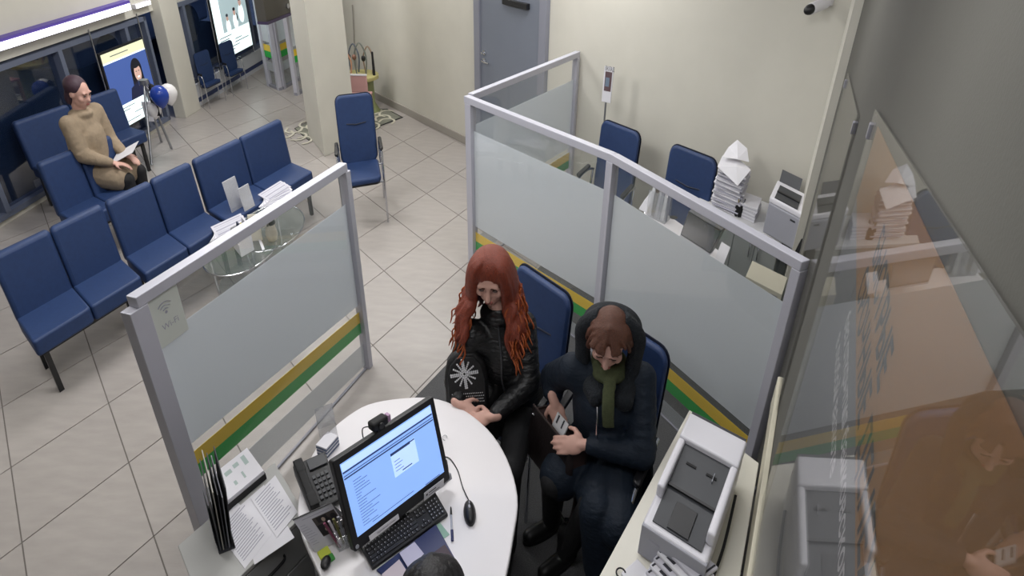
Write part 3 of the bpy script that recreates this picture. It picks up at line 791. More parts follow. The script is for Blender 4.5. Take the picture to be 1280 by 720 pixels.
cb = MB().tube(spline(cpts, 6), 0.0024, 6).build('monitor_cable', M_BLACK2, loc=cpts[0], smooth=80); tag(cb, 'thin black cable looping on the desk at the right corner of the monitor', 'cable')
rg = at(556, 547, TZ+.006)
tag(MB(Frame(rg)).tube([(0.010*math.cos(a*PI/8), 0.016*math.sin(a*PI/8), 0) for a in range(14)], 0.0013, 6).build('wire_hook', M_STEEL, loc=rg, smooth=80), 'small wire hook lying on the desk right of the monitor', 'hook')

# pen
pa, pb_ = at(563.5, 633, TZ+.006), at(565.5, 676, TZ+.006)
pen = thing('pen', 'ballpoint pen with a dark blue cap on the desk right of the keyboard', 'pen', pa)
dd = (pb_-pa)
MB().tube([pa+dd*0.25, pb_-dd*0.28], 0.0036, 8).build('barrel', mat('pen_barrel', '#b9bcc8', 0.3), pen, smooth=60)
MB().tube([pa, pa+dd*0.05, pa+dd*0.26], [0.0008, 0.003, 0.0042], 8).build('tip', M_BLACK, pen, smooth=60)
MB().tube([pb_-dd*0.30, pb_], 0.0052, 8).build('cap', mat('pen_cap', '#232a5c', 0.35), pen, smooth=60)

# books and notes in front of the keyboard
def flat_thing(name, label, cat, px, z, h, m, group=None, parts=None):
    pts = [at(u, v, z) for u, v in px]; c = sum(pts, Vector())/len(pts)
    o = MB().prism([(p.x, p.y) for p in pts], z-h, z).build(name, m, loc=(c.x, c.y, z-h), bevel=min(0.002, h*0.3), seg=1)
    return tag(o, label, cat, group)
M_NAVY = mat('navy_cover', '#27305f', 0.45)
flat_thing('book', 'navy blue booklet sticking out under the front edge of the keyboard', 'book', [(470, 712), (545, 655), (570, 700), (520, 752)], TZ+.010, .009, M_NAVY)
flat_thing('book', 'dark maroon planner under the head of dark hair', 'book', [(505, 716), (556, 680), (572, 704), (520, 745)], TZ+.019, .0085, mat('maroon', '#3a2433', 0.5))
flat_thing('sticky_note', 'pale lilac note sheet on the navy booklet', 'note', [(499, 691), (518, 677), (530, 692), (511, 711)], TZ+.0215, .0018, mat('note_lilac', '#cfcbe0', 0.8))
flat_thing('sheet', 'pinkish white card at the lower left below the keyboard', 'paper', [(477, 718), (499, 699), (514, 722), (490, 742)], TZ+.0245, .0015, mat('card_pinkish', '#d6c9cf', 0.8))
flat_thing('sticky_note', 'small mint green leaflet by the pen', 'note', [(541, 660), (550, 653), (562, 668), (552, 675)], TZ+.0025, .0016, mat('mint', '#9cc0ad', 0.8))

# desk phone
pp = [at(366, 584, TZ+.05), at(406, 566, TZ+.06), at(388, 640, TZ+.03)]
pf = Frame((pp[2].x, pp[2].y, TZ), (pp[1]-pp[0])/0.19, Vector((pp[0].x-pp[2].x, pp[0].y-pp[2].y, 0))/0.21, ZZ)
ph = thing('desk_phone', 'black desk phone left of the lit monitor', 'phone', pf.p(0.1, 0.1, 0.001))
MB(pf.sub((0, 0, 0), (1, 0, 0), (0, 1, 0), (0, 0, 1))).add([(0, 0, .001), (.19, 0, .001), (.19, .21, .001), (0, .21, .001), (0, 0, .022), (.19, 0, .022), (.19, .21, .06), (0, .21, .06)], [(0, 3, 2, 1), (4, 5, 6, 7), (0, 1, 5, 4), (1, 2, 6, 5), (2, 3, 7, 6), (3, 0, 4, 7)]).build('base', M_BLACK, ph, bevel=0.006)
ps = pf.sub((0, 0, 0.0225), (1, 0, 0), (0, 1, 0.181), (0, -0.18, 1))
hs = MB(ps).box(0.008, 0.052, 0.05, 0.16, 0.012, 0.032).box(0.004, 0.056, 0.005, 0.055, 0.002, 0.034).box(0.004, 0.056, 0.155, 0.207, 0.002, 0.034)
hs.build('handset', M_BLACK2, ph, remesh=0.004, smooth=180)
MB(ps).box(0.075, 0.18, 0.155, 0.20, 0.001, 0.008).build('display', M_DGREY, ph, bevel=0.002)
for r in range(5):
    for c in range(4): MB(ps).cbox((0.082+c*0.024, 0.035+r*0.022, 0.003), 0.016, 0.014, 0.006).build('button', M_DGREY, ph)
MB(ps).tube(spline([(0.03, 0.0, 0.015), (0.02, -0.05, 0.0), (0.0, -0.09, -0.01), (0.03, -0.115, -0.005)], 6), 0.004, 6).build('cord', M_BLACK2, ph, smooth=80)

# acrylic stand and brochures behind the phone
sp_ = at(402, 562, TZ+.003)
sf_ = Frame(sp_, Vector((0.55, 0.35, 0)), Vector((-0.35, 0.95, 0)), ZZ)
st = thing('acrylic_stand', 'clear acrylic leaflet stand at the left edge of the white desk', 'stand', sp_)
for nm, q in (('sloping_sheet', [(0, 0, 0), (0.12, 0, 0), (0.12, 0.09, 0.15), (0, 0.09, 0.15)]), ('back_sheet', [(0, 0.13, 0.0), (0.12, 0.13, 0.0), (0.12, 0.09, 0.15), (0, 0.09, 0.15)])):
    MB(sf_).sheet(q, 0.003).build(nm, M_ACRYL, st)
bp_ = at(428, 562, TZ)
M_BRO = mat('brochure_blue', '#5c6a86', 0.5)
for k in range(6):
    fr = Frame(Vector((bp_.x-0.045+0.015*k, bp_.y-0.03+0.022*k, TZ+0.001)), Vector((0.62, -0.62, 0)), Vector((0.5, 0.7, 0.35)).normalized(), Vector((-0.25, -0.25, 0.9)).normalized())
    fr = Frame(Vector((bp_.x-0.05, bp_.y-0.055, TZ+0.0015+0.0085*k)), Vector((0.30, 0.75, 0)), Vector((-0.68, 0.32, 0)), ZZ)
    j = random.uniform(-0.006, 0.006)
    o = MB(fr).box(0+j, 0.11+j, 0+j, 0.075+j, 0, 0.0075).build('brochure', [M_BRO, M_PAPER][k % 2], loc=fr.p(0.05, 0.04, 0), bevel=0.001, seg=1)
    tag(o, '%s brochure, %s in the small pile behind the monitor' % (['slate blue', 'white'][k % 2], ['lowest', 'second from the bottom', 'third from the bottom', 'fourth from the bottom', 'second from the top', 'topmost'][k]), 'brochure', 'brochures piled behind the monitor')

# desk calendar / flyer on an easel with the pens in front of it
zc0, zc1 = TZ+0.03, TZ+0.17
ca, cb_, cd = at(394, 690, TZ+.01), at(440, 668, TZ+.01), at(366, 650, TZ+.15)
CU = cb_-ca; CU.z = 0; CV = (cd-ca)
cfm = Frame(ca, CU/0.17, CV/0.20, CU.cross(CV).normalized())
if cfm.W.y > 0: cfm.W = -cfm.W
cal = thing('desk_calendar', 'printed desk calendar with a photo, standing left of the lit monitor', 'calendar', (ca.x, ca.y, TZ))
MB(cfm).box(0, 0.17, 0, 0.20, -0.003, 0.0).build('sheet', M_PAPER2, cal)
ph_ = MB(cfm); ph_.mat(0).rect(0.065, 0.165, 0.055, 0.165, 0.0008); ph_.mat(1).rect(0.066, 0.10, 0.06, 0.12, 0.0012).disc((0.12, 0.11), 0.02, 0.03, 0.0012, 12).rect(0.08, 0.125, 0.13, 0.16, 0.0012).disc((0.148, 0.135), 0.012, 0.018, 0.0012, 10)
ph_.mat(2).disc((0.105, 0.14), 0.008, 0.012, 0.0016, 10).rect(0.13, 0.155, 0.065, 0.10, 0.0016).disc((0.095, 0.085), 0.008, 0.01, 0.0016, 10)
ph_.build('photo_print', [mat('print_dark', '#46403e', 0.6), mat('print_darker', '#201e22', 0.6), mat('print_pale', '#a9988c', 0.6)], cal, fix=False)['kind'] = 'stuff'
tx = MB(cfm)
for k in range(9): tx.rect(0.008, 0.03+0.004*((k*7) % 6), 0.15-0.014*k, 0.1525-0.014*k, 0.0008)
tx.rect(0.03, 0.15, 0.178, 0.181, 0.0008)
tx.build('print_lines', M_INK, cal, fix=False)['kind'] = 'stuff'
MB(cfm).tube([(0.0+0.17*k/40, 0.202+0.004*math.sin(k*PI), 0.002) for k in range(41)], 0.003, 6).build('binding', M_BLACK, cal, smooth=60)
q = cfm
MB().add([tuple(q.p(0, 0.2, -0.004)), tuple(q.p(0.17, 0.2, -0.004)), tuple(q.p(0.17, 0.2, -0.004)*1.0 + Vector((0.02, 0.07, -(q.p(0.17, 0.2, 0).z-TZ)+0.002))), tuple(q.p(0, 0.2, -0.004) + Vector((0.02, 0.07, -(q.p(0, 0.2, 0).z-TZ)+0.002)))], [(0, 1, 2, 3)]).build('back_leg', M_DGREY, cal)
# pen box with pens
bx = at(432, 678, TZ)
bxf = Frame((bx.x, bx.y, TZ+0.001), CU.normalized()*0.9, Vector((-CU.y, CU.x, 0)).normalized(), ZZ)
pbx = thing('pen_box', 'clear acrylic box of pens in front of the desk calendar', 'pen holder', bxf.p(0, 0, 0))
for nm, b in (('front_wall', (-0.04, 0.04, -0.03, -0.028, 0, 0.07)), ('back_wall', (-0.04, 0.04, 0.028, 0.03, 0, 0.09)), ('side_wall', (-0.04, -0.038, -0.028, 0.028, 0, 0.08)), ('side_wall', (0.038, 0.04, -0.028, 0.028, 0, 0.08)), ('bottom', (-0.038, 0.038, -0.028, 0.028, 0, 0.003))):
    MB(bxf).box(*b).build(nm, M_ACRYL, pbx)
pcs = [('#7a3a54', 'plum'), ('#cfc9d2', 'white'), ('#6d6a3a', 'olive'), ('#8e9099', 'grey'), ('#3a2c34', 'dark brown'), ('#c9b184', 'tan'), ('#5b2436', 'wine red')]
for k, (c, nm) in enumerate(pcs):
    x = -0.03+0.01*k; h = 0.125+0.015*((k*3) % 3)
    o = MB(bxf).tube([(x, -0.012+0.004*(k % 3), 0.004), (x*1.5-0.02+0.004*k, 0.018, h)], 0.0052, 8).build('pen', mat('pen_'+str(k), c, 0.4), loc=bxf.p(x, 0, 0.004), smooth=60)
    tag(o, '%s pen standing in the acrylic box by the calendar' % nm, 'pen', 'pens in the acrylic box')
flat_thing('sticky_pad', 'yellow and lime sticky pad before the calendar', 'note pad', [(396, 690), (409, 681), (414, 690), (401, 699)], TZ+.012, .011, mat('pad_lime', '#c9d44f', 0.7))
flat_thing('sticky_pad', 'green sticky pad next to the lime one before the calendar', 'note pad', [(401, 700), (415, 690), (419, 697), (405, 707)], TZ+.012, .011, mat('pad_green', '#4aa04c', 0.7))
kp_ = at(407, 702, TZ+.02)
tag(MB(Frame(kp_-ZZ*.0185)).ell((0, 0, 0.014), 0.018, 0.03, 0.013).build('stapler', M_BLACK, loc=kp_-ZZ*0.0185, smooth=180), 'small black clip holder in front of the sticky pads', 'clip')

# ------------------------------------------------------------------ drawer pedestal with papers by the left partition
PZ = 0.66
f1, f2 = Vector((-1.06, 1.47, 0)), Vector((-0.825, 1.90, 0)); dp = Vector((-0.20, 0.27, 0))
pdf = pframe(f1, f2, f1+dp, 0.60, 0.35)
pd = thing('drawer_pedestal', 'grey drawer pedestal with black handles under the loose papers', 'cabinet', (f1.x, f1.y, 0))
MB(pdf).box(0, 0.60, 0.02, 0.35, 0.03, PZ-0.022).build('body', M_GREYC, pd)
MB(pdf).box(-0.005, 0.605, -0.005, 0.352, PZ-0.022, PZ).build('top', mat('ped_top', '#a9a9a6', 0.5), pd, bevel=0.003)
M_DRW = mat('drawer_grey', '#a0a1a0', 0.5)
for k in range(3):
    z0 = 0.05+0.195*k
    d = MB(pdf).box(0.01, 0.59, 0.0, 0.02, z0, z0+0.185).build('drawer', M_DRW, pd, bevel=0.003)
    MB(pdf).tube(spline([(0.24, 0.0, z0+0.11), (0.26, -0.022, z0+0.11), (0.42, -0.022, z0+0.11), (0.44, 0.0, z0+0.11)], 4), 0.007, 8).build('handle', M_BLACK, d, smooth=60)
def printed(label, px, z, lines, name='sheet', skip=None, m=None):
    pts = [at(u, v, z) for u, v in px]                        # order: top-left, top-right, bottom-right, bottom-left of the page
    c = sum(pts, Vector())/4
    o = MB().prism([(p.x, p.y) for p in pts], z-0.0012, z).build(name, m or M_PAPER, loc=(c.x, c.y, z-0.0012))
    tag(o, label, 'paper')
    q = pframe(pts[3], pts[2], pts[0], 1.0, 1.0); tm_ = MB(q)
    random.seed(len(label))
    for k in range(lines):
        y = 0.92-0.84*k/lines
        tm_.rect(0.08, random.uniform(0.70, 0.93), y-0.26/lines, y, 0.0004)
    tm_.build('print_lines', M_INK, o, fix=False)['kind'] = 'stuff'
    return o
printed('printed page on the pedestal nearest the camera, partly under the other page', [(270, 662), (296, 627), (340, 667), (306, 711)], PZ+.0015, 16)
printed('printed page on the pedestal beside the desk phone', [(314, 624), (344, 594), (372, 640), (346, 672)], PZ+.0032, 14)
flat_thing('sheet', 'blank white sheet under the printed pages on the pedestal', 'paper', [(300, 632), (330, 606), (368, 672), (318, 706)], PZ+.0002+.0003, .0003, M_PAPER)
# white paper tray with two printed forms
tp = [at(262, 595, PZ+.05), at(308, 553, PZ+.05), at(331, 588, PZ+.05), at(283, 628, PZ+.05)]
tr = thing('paper_tray', 'white tray of forms lying beside the left partition', 'tray', (tp[3].x, tp[3].y, PZ+.0005))
tf_ = pframe(tp[3], tp[2], tp[0], 0.30, 0.22); tf_.O.z = PZ+.0008
MB(tf_).box(0, 0.30, 0, 0.22, 0, 0.004).box(0, 0.30, 0, 0.004, 0.004, 0.03).box(0, 0.004, 0.004, 0.22, 0.004, 0.03).box(0.296, 0.30, 0.004, 0.22, 0.004, 0.03).build('tray', M_BLACK2, tr)
sh = MB(tf_).box(0.006, 0.294, 0.006, 0.216, 0.0045, 0.048).build('forms', M_PAPER, tr)
g = MB(tf_); g.rect(0.10, 0.12, 0.05, 0.08, 0.0485).rect(0.17, 0.185, 0.05, 0.10, 0.0485).rect(0.08, 0.13, 0.14, 0.17, 0.0485).rect(0.15, 0.19, 0.15, 0.18, 0.0485).rect(0.22, 0.25, 0.12, 0.19, 0.0485)
g.build('form_print', mat('form_tint', '#a8b8b4', 0.8), sh, fix=False)['kind'] = 'stuff'
# hanging folders in a rack against the left post
ra, rb_ = at(238, 545, 0.95), at(290, 650, 0.70)
rk0 = Vector((-1.23, 2.06, PZ)); rk1 = Vector((-1.06, 1.83, PZ))
rd = Vector((-0.50, 0.87, 0)).normalized(); rnn = Vector((rd.y, -rd.x, 0))*0.6
rk0 = Vector((-1.09, 1.70, PZ))
rk = thing('folder_rack', 'dark wire folder rack standing between left post and papers', 'rack', rk0)
rf = Frame(rk0 + ZZ*0.001, rd, rnn, ZZ)
MB(rf).box(0, 0.26, 0, 0.10, 0, 0.004).build('base', M_DGREY, rk)
for y in (0.0, 0.096): MB(rf).box(0, 0.26, y, y+0.003, 0.004, 0.10).build('side', M_DGREY, rk)
for k, (c, nm) in enumerate([('#4d4f52', 'charcoal'), ('#a7a49c', 'stone grey'), ('#3a3b40', 'black'), ('#8b8d93', 'grey'), ('#2f3136', 'graphite')]):
    ff = rf.sub((0.01, 0.010+0.018*k, 0.0045), (1, 0, 0), (0, 1, 0.0), (0, 0.10+0.02*k, 1))
    h = 0.26+0.02*((k*2) % 3)
    o = MB(ff).box(0, 0.24, 0, 0.006, 0, h).build('folder', mat('folder_%d' % k, c, 0.6), loc=ff.p(0.15, 0, 0))
    tag(o, '%s document folder standing in the wire rack' % nm, 'folder', 'folders in the wire rack')
    MB(ff).box(0.05+0.04*k, 0.09+0.04*k, 0.0065, 0.008, h-0.05, h-0.015).build('tab', M_PAPER, o)

# ------------------------------------------------------------------ side desk with the printer
DZ = 0.75
d0, d1 = at(748, 722, DZ), at(862, 512, DZ)
dd_ = (d1-d0).normalized(); d0 = d1 - dd_*1.45
e1 = d1 + BX*0.34
k_ = 0.20 + 0.4176*0
def to_wall(p, gap=0.03):                                    # go along BX until the right wall
    # solve p.x + s*bx = .2+.4176*(p.y + s*by)
    s_ = (0.20 + 0.4176*p.y - p.x)/(BX.x - 0.4176*BX.y); q = p + BX*s_
    return q + rn*gap
w1_, w0_ = to_wall(d1), to_wall(d0)
sd = thing('side_desk', 'white side desk along the right wall carrying the printer', 'desk', (d1.x, d1.y, 0))
MB().prism([(d0.x, d0.y), (w0_.x, w0_.y), (w1_.x, w1_.y), (d1.x, d1.y)], DZ-0.03, DZ).build('top', mat('desk_cream', '#dcd9cd', 0.4), sd, bevel=0.004)
for p_, q_ in ((d1, w1_), (d0, w0_)):
    a_, b_ = p_ + (q_-p_)*0.06 - dd_*0.06*(1 if p_ is d1 else -1), q_ - (q_-p_)*0.06 - dd_*0.06*(1 if p_ is d1 else -1)
    n_ = dd_*0.022
    MB().prism([(a_.x, a_.y), (b_.x, b_.y), (b_.x+n_.x, b_.y+n_.y), (a_.x+n_.x, a_.y+n_.y)], 0.006, DZ-0.03).build('side_panel', M_WHITE, sd)
wall_strip = MB().prism([tuple(wr(0.6)+rn*0.001)[:2], tuple(wr(2.5)+rn*0.001)[:2], tuple(wr(2.5)+rn*0.022)[:2], tuple(wr(0.6)+rn*0.022)[:2]], DZ+0.0, DZ+0.16)  # added box standing in for the lighter beige wall behind the desk
struct('trim_7', wall_strip, mat('wall_strip_cream', '#c9c4b0', 0.6), bevel=0.003)

# printer
b0 = at(793, 690, DZ)
PU = (at(922, 568, .99) - at(858, 521, .99))/0.36; PV = (at(858, 521, .99) - at(806, 640, .94))/0.36
print('printer', b0, PU, PV, b0+PU*.4+PV*.45)
PU = PU*0.5 + ((at(884, 716, .80)-at(797, 676, .80))/0.36)*0.5
PU.z = PV.z = 0
prf = Frame((b0.x, b0.y, DZ), PU, PV, ZZ)
pr = thing('printer', 'white laser printer with a dark output tray on the side desk', 'printer', prf.p(0.2, 0.2, 0.001))
MB(prf).box(0.02, 0.38, 0.0, 0.40, 0.002, 0.17).build('body', M_WPLAST, pr, bevel=0.012, seg=3)
MB(prf).box(0.0, 0.022, 0.05, 0.38, 0.01, 0.10).build('side_flange', M_WPLAST, pr, bevel=0.006)
MB(prf).box(0.018, 0.382, -0.004, 0.012, 0.012, 0.165).build('front_panel', M_GPLAST, pr, bevel=0.004)
MB(prf).box(0.07, 0.13, -0.0055, -0.003, 0.10, 0.116).build('front_latch', M_GPLAST, pr)
MB(prf).box(0.27, 0.34, -0.0055, -0.003, 0.085, 0.098).build('name_plate', M_DGREY, pr)
# upper frame round the tray
up_ = MB(prf).box(0.02, 0.38, 0.30, 0.41, 0.17, 0.24).box(0.02, 0.062, 0.10, 0.30, 0.17, 0.235).box(0.338, 0.38, 0.05, 0.30, 0.17, 0.235)
up_.build('top_cover', M_WPLAST, pr, bevel=0.01, seg=3)
MB(prf).add([(0.062, 0.02, 0.172), (0.338, 0.02, 0.172), (0.338, 0.30, 0.172), (0.062, 0.30, 0.172), (0.062, 0.02, 0.178), (0.338, 0.02, 0.178), (0.338, 0.30, 0.215), (0.062, 0.30, 0.215)], [(0, 3, 2, 1), (4, 5, 6, 7), (0, 1, 5, 4), (1, 2, 6, 5), (2, 3, 7, 6), (3, 0, 4, 7)]).build('output_tray', M_DGREY, pr)
ts = prf.sub((0.2, 0.16, 0.1965), (1, 0, 0), (0, 1, 0.132), (0, -0.13, 1))
MB(ts).box(-0.138, 0.138, -0.02, -0.012, 0.001, 0.012).build('tray_step', M_BLACK, pr)
MB(ts).box(-0.06, 0.06, -0.135, -0.05, 0.001, 0.006).build('tray_flap', M_BLACK, pr, bevel=0.002)
for x in (-0.09, 0.03): MB(ts).box(x, x+0.06, 0.075, 0.083, 0.001, 0.004).build('tray_slot', M_BLACK2, pr)
MB(ts).box(0.07, 0.073, 0.06, 0.09, 0.001, 0.012).build('tray_stop', M_GPLAST, pr)
MB(prf).box(0.0195, 0.0215, 0.13, 0.30, 0.12, 0.16).build('side_slot', M_BLACK, pr)
MB(prf).box(0.03, 0.37, 0.405, 0.42, 0.10, 0.235).build('rear_vent', M_DGREY, pr)
# cable down the side of the printer
cpts = [prf.p(0.40, 0.30, 0.10), prf.p(0.42, 0.15, 0.05), prf.p(0.415, 0.02, 0.02), prf.p(0.43, -0.12, 0.006), prf.p(0.44, -0.2, 0.006)]
tag(MB().tube(spline(cpts, 6), 0.006, 6).build('printer_cable', M_BLACK2, loc=cpts[0], smooth=80), 'black cable running down beside the white printer and the wall', 'cable')
# newspapers and white papers in front of the printer
np0, np1 = at(800, 700, DZ+.03), at(868, 730, DZ+.03)
for k in range(6):
    px = [(806+4*k, 700-4*k), (828+4*k, 676-3*k), (884+3*k, 738-6*k), (858+3*k, 757-6*k)]
    z = DZ+0.019+0.0185*k
    pts = [at(u, v, DZ+0.115) for u, v in px]; c = sum(pts, Vector())/4
    o = MB().prism([(p.x, p.y) for p in pts], z-0.018, z).build('newspaper', [M_PAPER, M_PAPER2][k % 2], loc=(c.x, c.y, z-0.018), bevel=0.006)
    tag(o, 'folded newspaper in the pile before the printer, %s' % ['at the bottom', 'second from the bottom', 'third from the bottom', 'third from the top', 'second from the top', 'on the top'][k], 'newspaper', 'newspapers before the printer')
    q = pframe(pts[3]+ZZ*(z-pts[3].z), pts[2]+ZZ*(z-pts[2].z), pts[0]+ZZ*(z-pts[0].z), 1, 1)
    MB(q).rect(0.05, 0.95, 0.93, 0.97, 0.0005).rect(0.05, 0.95, 0.05, 0.09, 0.0005).rect(0.1, 0.5, 0.6, 0.8, 0.0005).build('print_lines', M_INKD, o, fix=False)['kind'] = 'stuff'
flat_thing('sheet', 'crumpled white paper at the bottom edge left of the newspapers', 'paper', [(776, 716), (797, 698), (823, 728), (800, 745)], DZ+.012, .011, M_PAPER)
q0 = at(776, 716, DZ+.012)
tag(MB(Frame(q0)).tube([(0.016*math.cos(a*PI/8), 0.02*math.sin(a*PI/8), 0) for a in range(14)], 0.003, 6).build('ring', M_BLACK2, loc=q0, smooth=80), 'black ring on the side desk edge by the crumpled paper', 'ring')
WORDS = ['first', 'second', 'third', 'fourth', 'fifth', 'sixth', 'seventh', 'eighth', 'ninth', 'tenth', 'eleventh', 'twelfth', 'thirteenth', 'fourteenth']
def ORD(k, n):                                               # place in a stack, counted from its nearer end
    if k == 0: return 'at the bottom'
    if k == n-1: return 'on top'
    return (WORDS[k] + ' from the bottom') if k < n/2 else (WORDS[n-1-k] + ' from the top')
# ------------------------------------------------------------------ lit displays in the windows
def display(label, tl_, bl_, br_, y0, z0, z1, person):
    pass
M_LIT = mat('display_white', '#dff0ef', 0.4, emit=1.0, ecol='#dff3f4')
M_LITB = mat('display_blue', '#3f5590', 0.4, emit=0.55, ecol='#405a9c')
M_LITY = mat('display_cream', '#cfcfae', 0.4, emit=0.7)
M_LITD = mat('display_ink', '#3c4a58', 0.4, emit=0.2)
M_LITH = mat('display_hair', '#1b1c2a', 0.4, emit=0.05)
M_LITS = mat('display_skin', '#c9a598', 0.4, emit=0.5)
M_LITG = mat('display_greyblue', '#a8bcc0', 0.4, emit=0.6)
M_LITN = mat('display_navy', '#20284c', 0.4, emit=0.12)
def disp_frame(y0):
    return wframe(y0).sub((0, 0.10, 0), (1, 0, 0), (0, 0, 1), (0, 1, 0))     # x along, y up, z into the room
def show(label, y0, L, z0, z1):
    f = disp_frame(y0); base = f.p(L/2, z0, 0)
    t = thing('display_panel', label, 'display', base)
    MB(f).box(0, L, z0, z1, -0.035, 0.0).build('housing', M_BLACK, t, bevel=0.004)
    for x in (-0.02, L+0.02): MB(f).tube([(x, z0-0.1, -0.02), (x, z1+0.25, -0.02)], 0.009, 8).build('hanging_rod', M_CHROME, t, smooth=60)
    return t, f
# portrait display, left window
yA = (onplane(160, 140, WW0, WW1)).y; yB = onplane(188, 122, WW0, WW1).y
LA = (ww(yB)-ww(yA)).length
y0 = yB - 0.85; L = (ww(yB)-ww(y0)).length; z0, z1 = 0.27, 1.12
t, f = show('lit display with a portrait of a dark-haired woman on blue, in the left window', y0, L, z0, z1)
g = MB(f); e = 0.02; H_ = z1-z0
M = [M_LIT, M_LITB, M_LITY, M_LITD, M_LITH, M_LITS, M_LITN]
g.mat(0).rect(e, L-e, z0+e, z0+0.30*H_, 0.0012)
g.mat(1).rect(e, L-e, z0+0.30*H_, z0+0.86*H_, 0.0012)
g.mat(2).rect(e, L-e, z0+0.86*H_, z1-e, 0.0012).mat(0).rect(e, L-e, z0+0.845*H_, z0+0.862*H_, 0.0016)
cx, cy = L-0.27, z0+0.60*H_
g.mat(4).disc((cx-0.01, cy+0.04), 0.105, 0.125, 0.0016, 24).poly([(cx-0.13, cy-0.12, 0.0016), (cx+0.10, cy-0.12, 0.0016), (cx+0.09, cy+0.06, 0.0016), (cx-0.115, cy+0.06, 0.0016)])
g.mat(6).poly([(cx-0.24, z0+0.302*H_, 0.0018), (cx+0.22, z0+0.302*H_, 0.0018), (cx+0.17, cy-0.13, 0.0018), (cx+0.06, cy-0.09, 0.0018), (cx-0.06, cy-0.09, 0.0018), (cx-0.19, cy-0.13, 0.0018)])
g.mat(5).disc((cx, cy), 0.066, 0.095, 0.0020, 24).rect(cx-0.03, cx+0.03, cy-0.14, cy-0.06, 0.0019)
g.mat(4).disc((cx-0.025, cy+0.02), 0.011, 0.006, 0.0024, 10).disc((cx+0.028, cy+0.02), 0.011, 0.006, 0.0024, 10).disc((cx-0.01, cy+0.088), 0.07, 0.032, 0.0024, 16)
g.mat(0).disc((cx+0.002, cy-0.043), 0.022, 0.008, 0.0024, 12)
g.mat(3)
for k, (a, b) in enumerate([(0.1, 0.45), (0.1, 0.32), (0.55, 0.8), (0.40, 0.66), (0.70, 0.92), (0.14, 0.5)]):
    yy = z0 + (0.25-0.036*k)*H_; g.rect(L*a, L*b, yy, yy+0.008, 0.0016)
g.rect(L*0.2, L*0.6, z0+0.915*H_, z0+0.925*H_, 0.0016)
o = g.build('screen', M, t, fix=False); o['kind'] = 'stuff'
# family display, right window
yC = onplane(267, 72, WW0, WW1).y; yD = onplane(309, 56, WW0, WW1).y
L = (ww(yD)-ww(yC)).length; z0, z1 = 0.42, 1.40
t, f = show('lit white display with a pale family picture in the window behind two chairs', yC, L, z0, z1)
g = MB(f); H_ = z1-z0
M = [M_LIT, M_LITG, M_LITD, M_LITS, M_LITH]
g.mat(0).rect(e, L-e, z0+e, z1-e, 0.0012)
g.mat(1).rect(L*0.22, L-e, z0+0.36*H_, z0+0.95*H_, 0.0016)
for (px_, py_, s_) in ((0.38, 0.52, 1.0), (0.60, 0.56, 1.1), (0.80, 0.66, 1.3)):
    g.mat(0).disc((L*px_, z0+py_*H_-0.10*s_), 0.07*s_, 0.10*s_, 0.0020, 16)
    g.mat(3).disc((L*px_, z0+py_*H_+0.02*s_), 0.035*s_, 0.048*s_, 0.0024, 14)
    g.mat(2 if px_ != 0.60 else 4).disc((L*px_, z0+py_*H_+0.055*s_), 0.037*s_, 0.022*s_, 0.0027, 12)
g.mat(4).disc((L*0.66, z0+0.50*H_), 0.018, 0.06, 0.0028, 10)
g.mat(2)
for k, (a, b) in enumerate([(0.08, 0.42), (0.08, 0.34), (0.50, 0.70), (0.48, 0.90), (0.12, 0.6), (0.1, 0.45)]):
    yy = z0 + (0.30-0.042*k)*H_; g.rect(L*a, L*b, yy, yy+0.010, 0.0016)
o = g.build('screen', M, t, fix=False); o['kind'] = 'stuff'

# lit strip over the left window
f = wframe(7.3)
t = thing('light_strip', 'white light strip with a violet side on the wall over the left window', 'light', f.p(0.6, 0.02, 1.45))
MB(f).box(-1.2, 1.02, 0.004, 0.10, 1.43, 1.53).build('housing', mat('violet_housing', '#57459a', 0.5), t, bevel=0.004)
MB(f).box(-1.18, 1.0, 0.101, 0.106, 1.435, 1.50).build('tube', mat('strip_light', '#f5f4ff', 0.5, emit=2.2), t)
t = thing('light_strip', 'short white light strip on the wall next to the window column', 'light', f.p(1.4, 0.02, 1.42))
MB(f).box(1.18, 1.5, 0.004, 0.05, 1.405, 1.455).build('housing', M_WPLAST, t, bevel=0.004)
MB(f).box(1.19, 1.49, 0.051, 0.055, 1.412, 1.448).build('tube', mat('strip_light', '#f5f4ff', 0.5, emit=2.2), t)

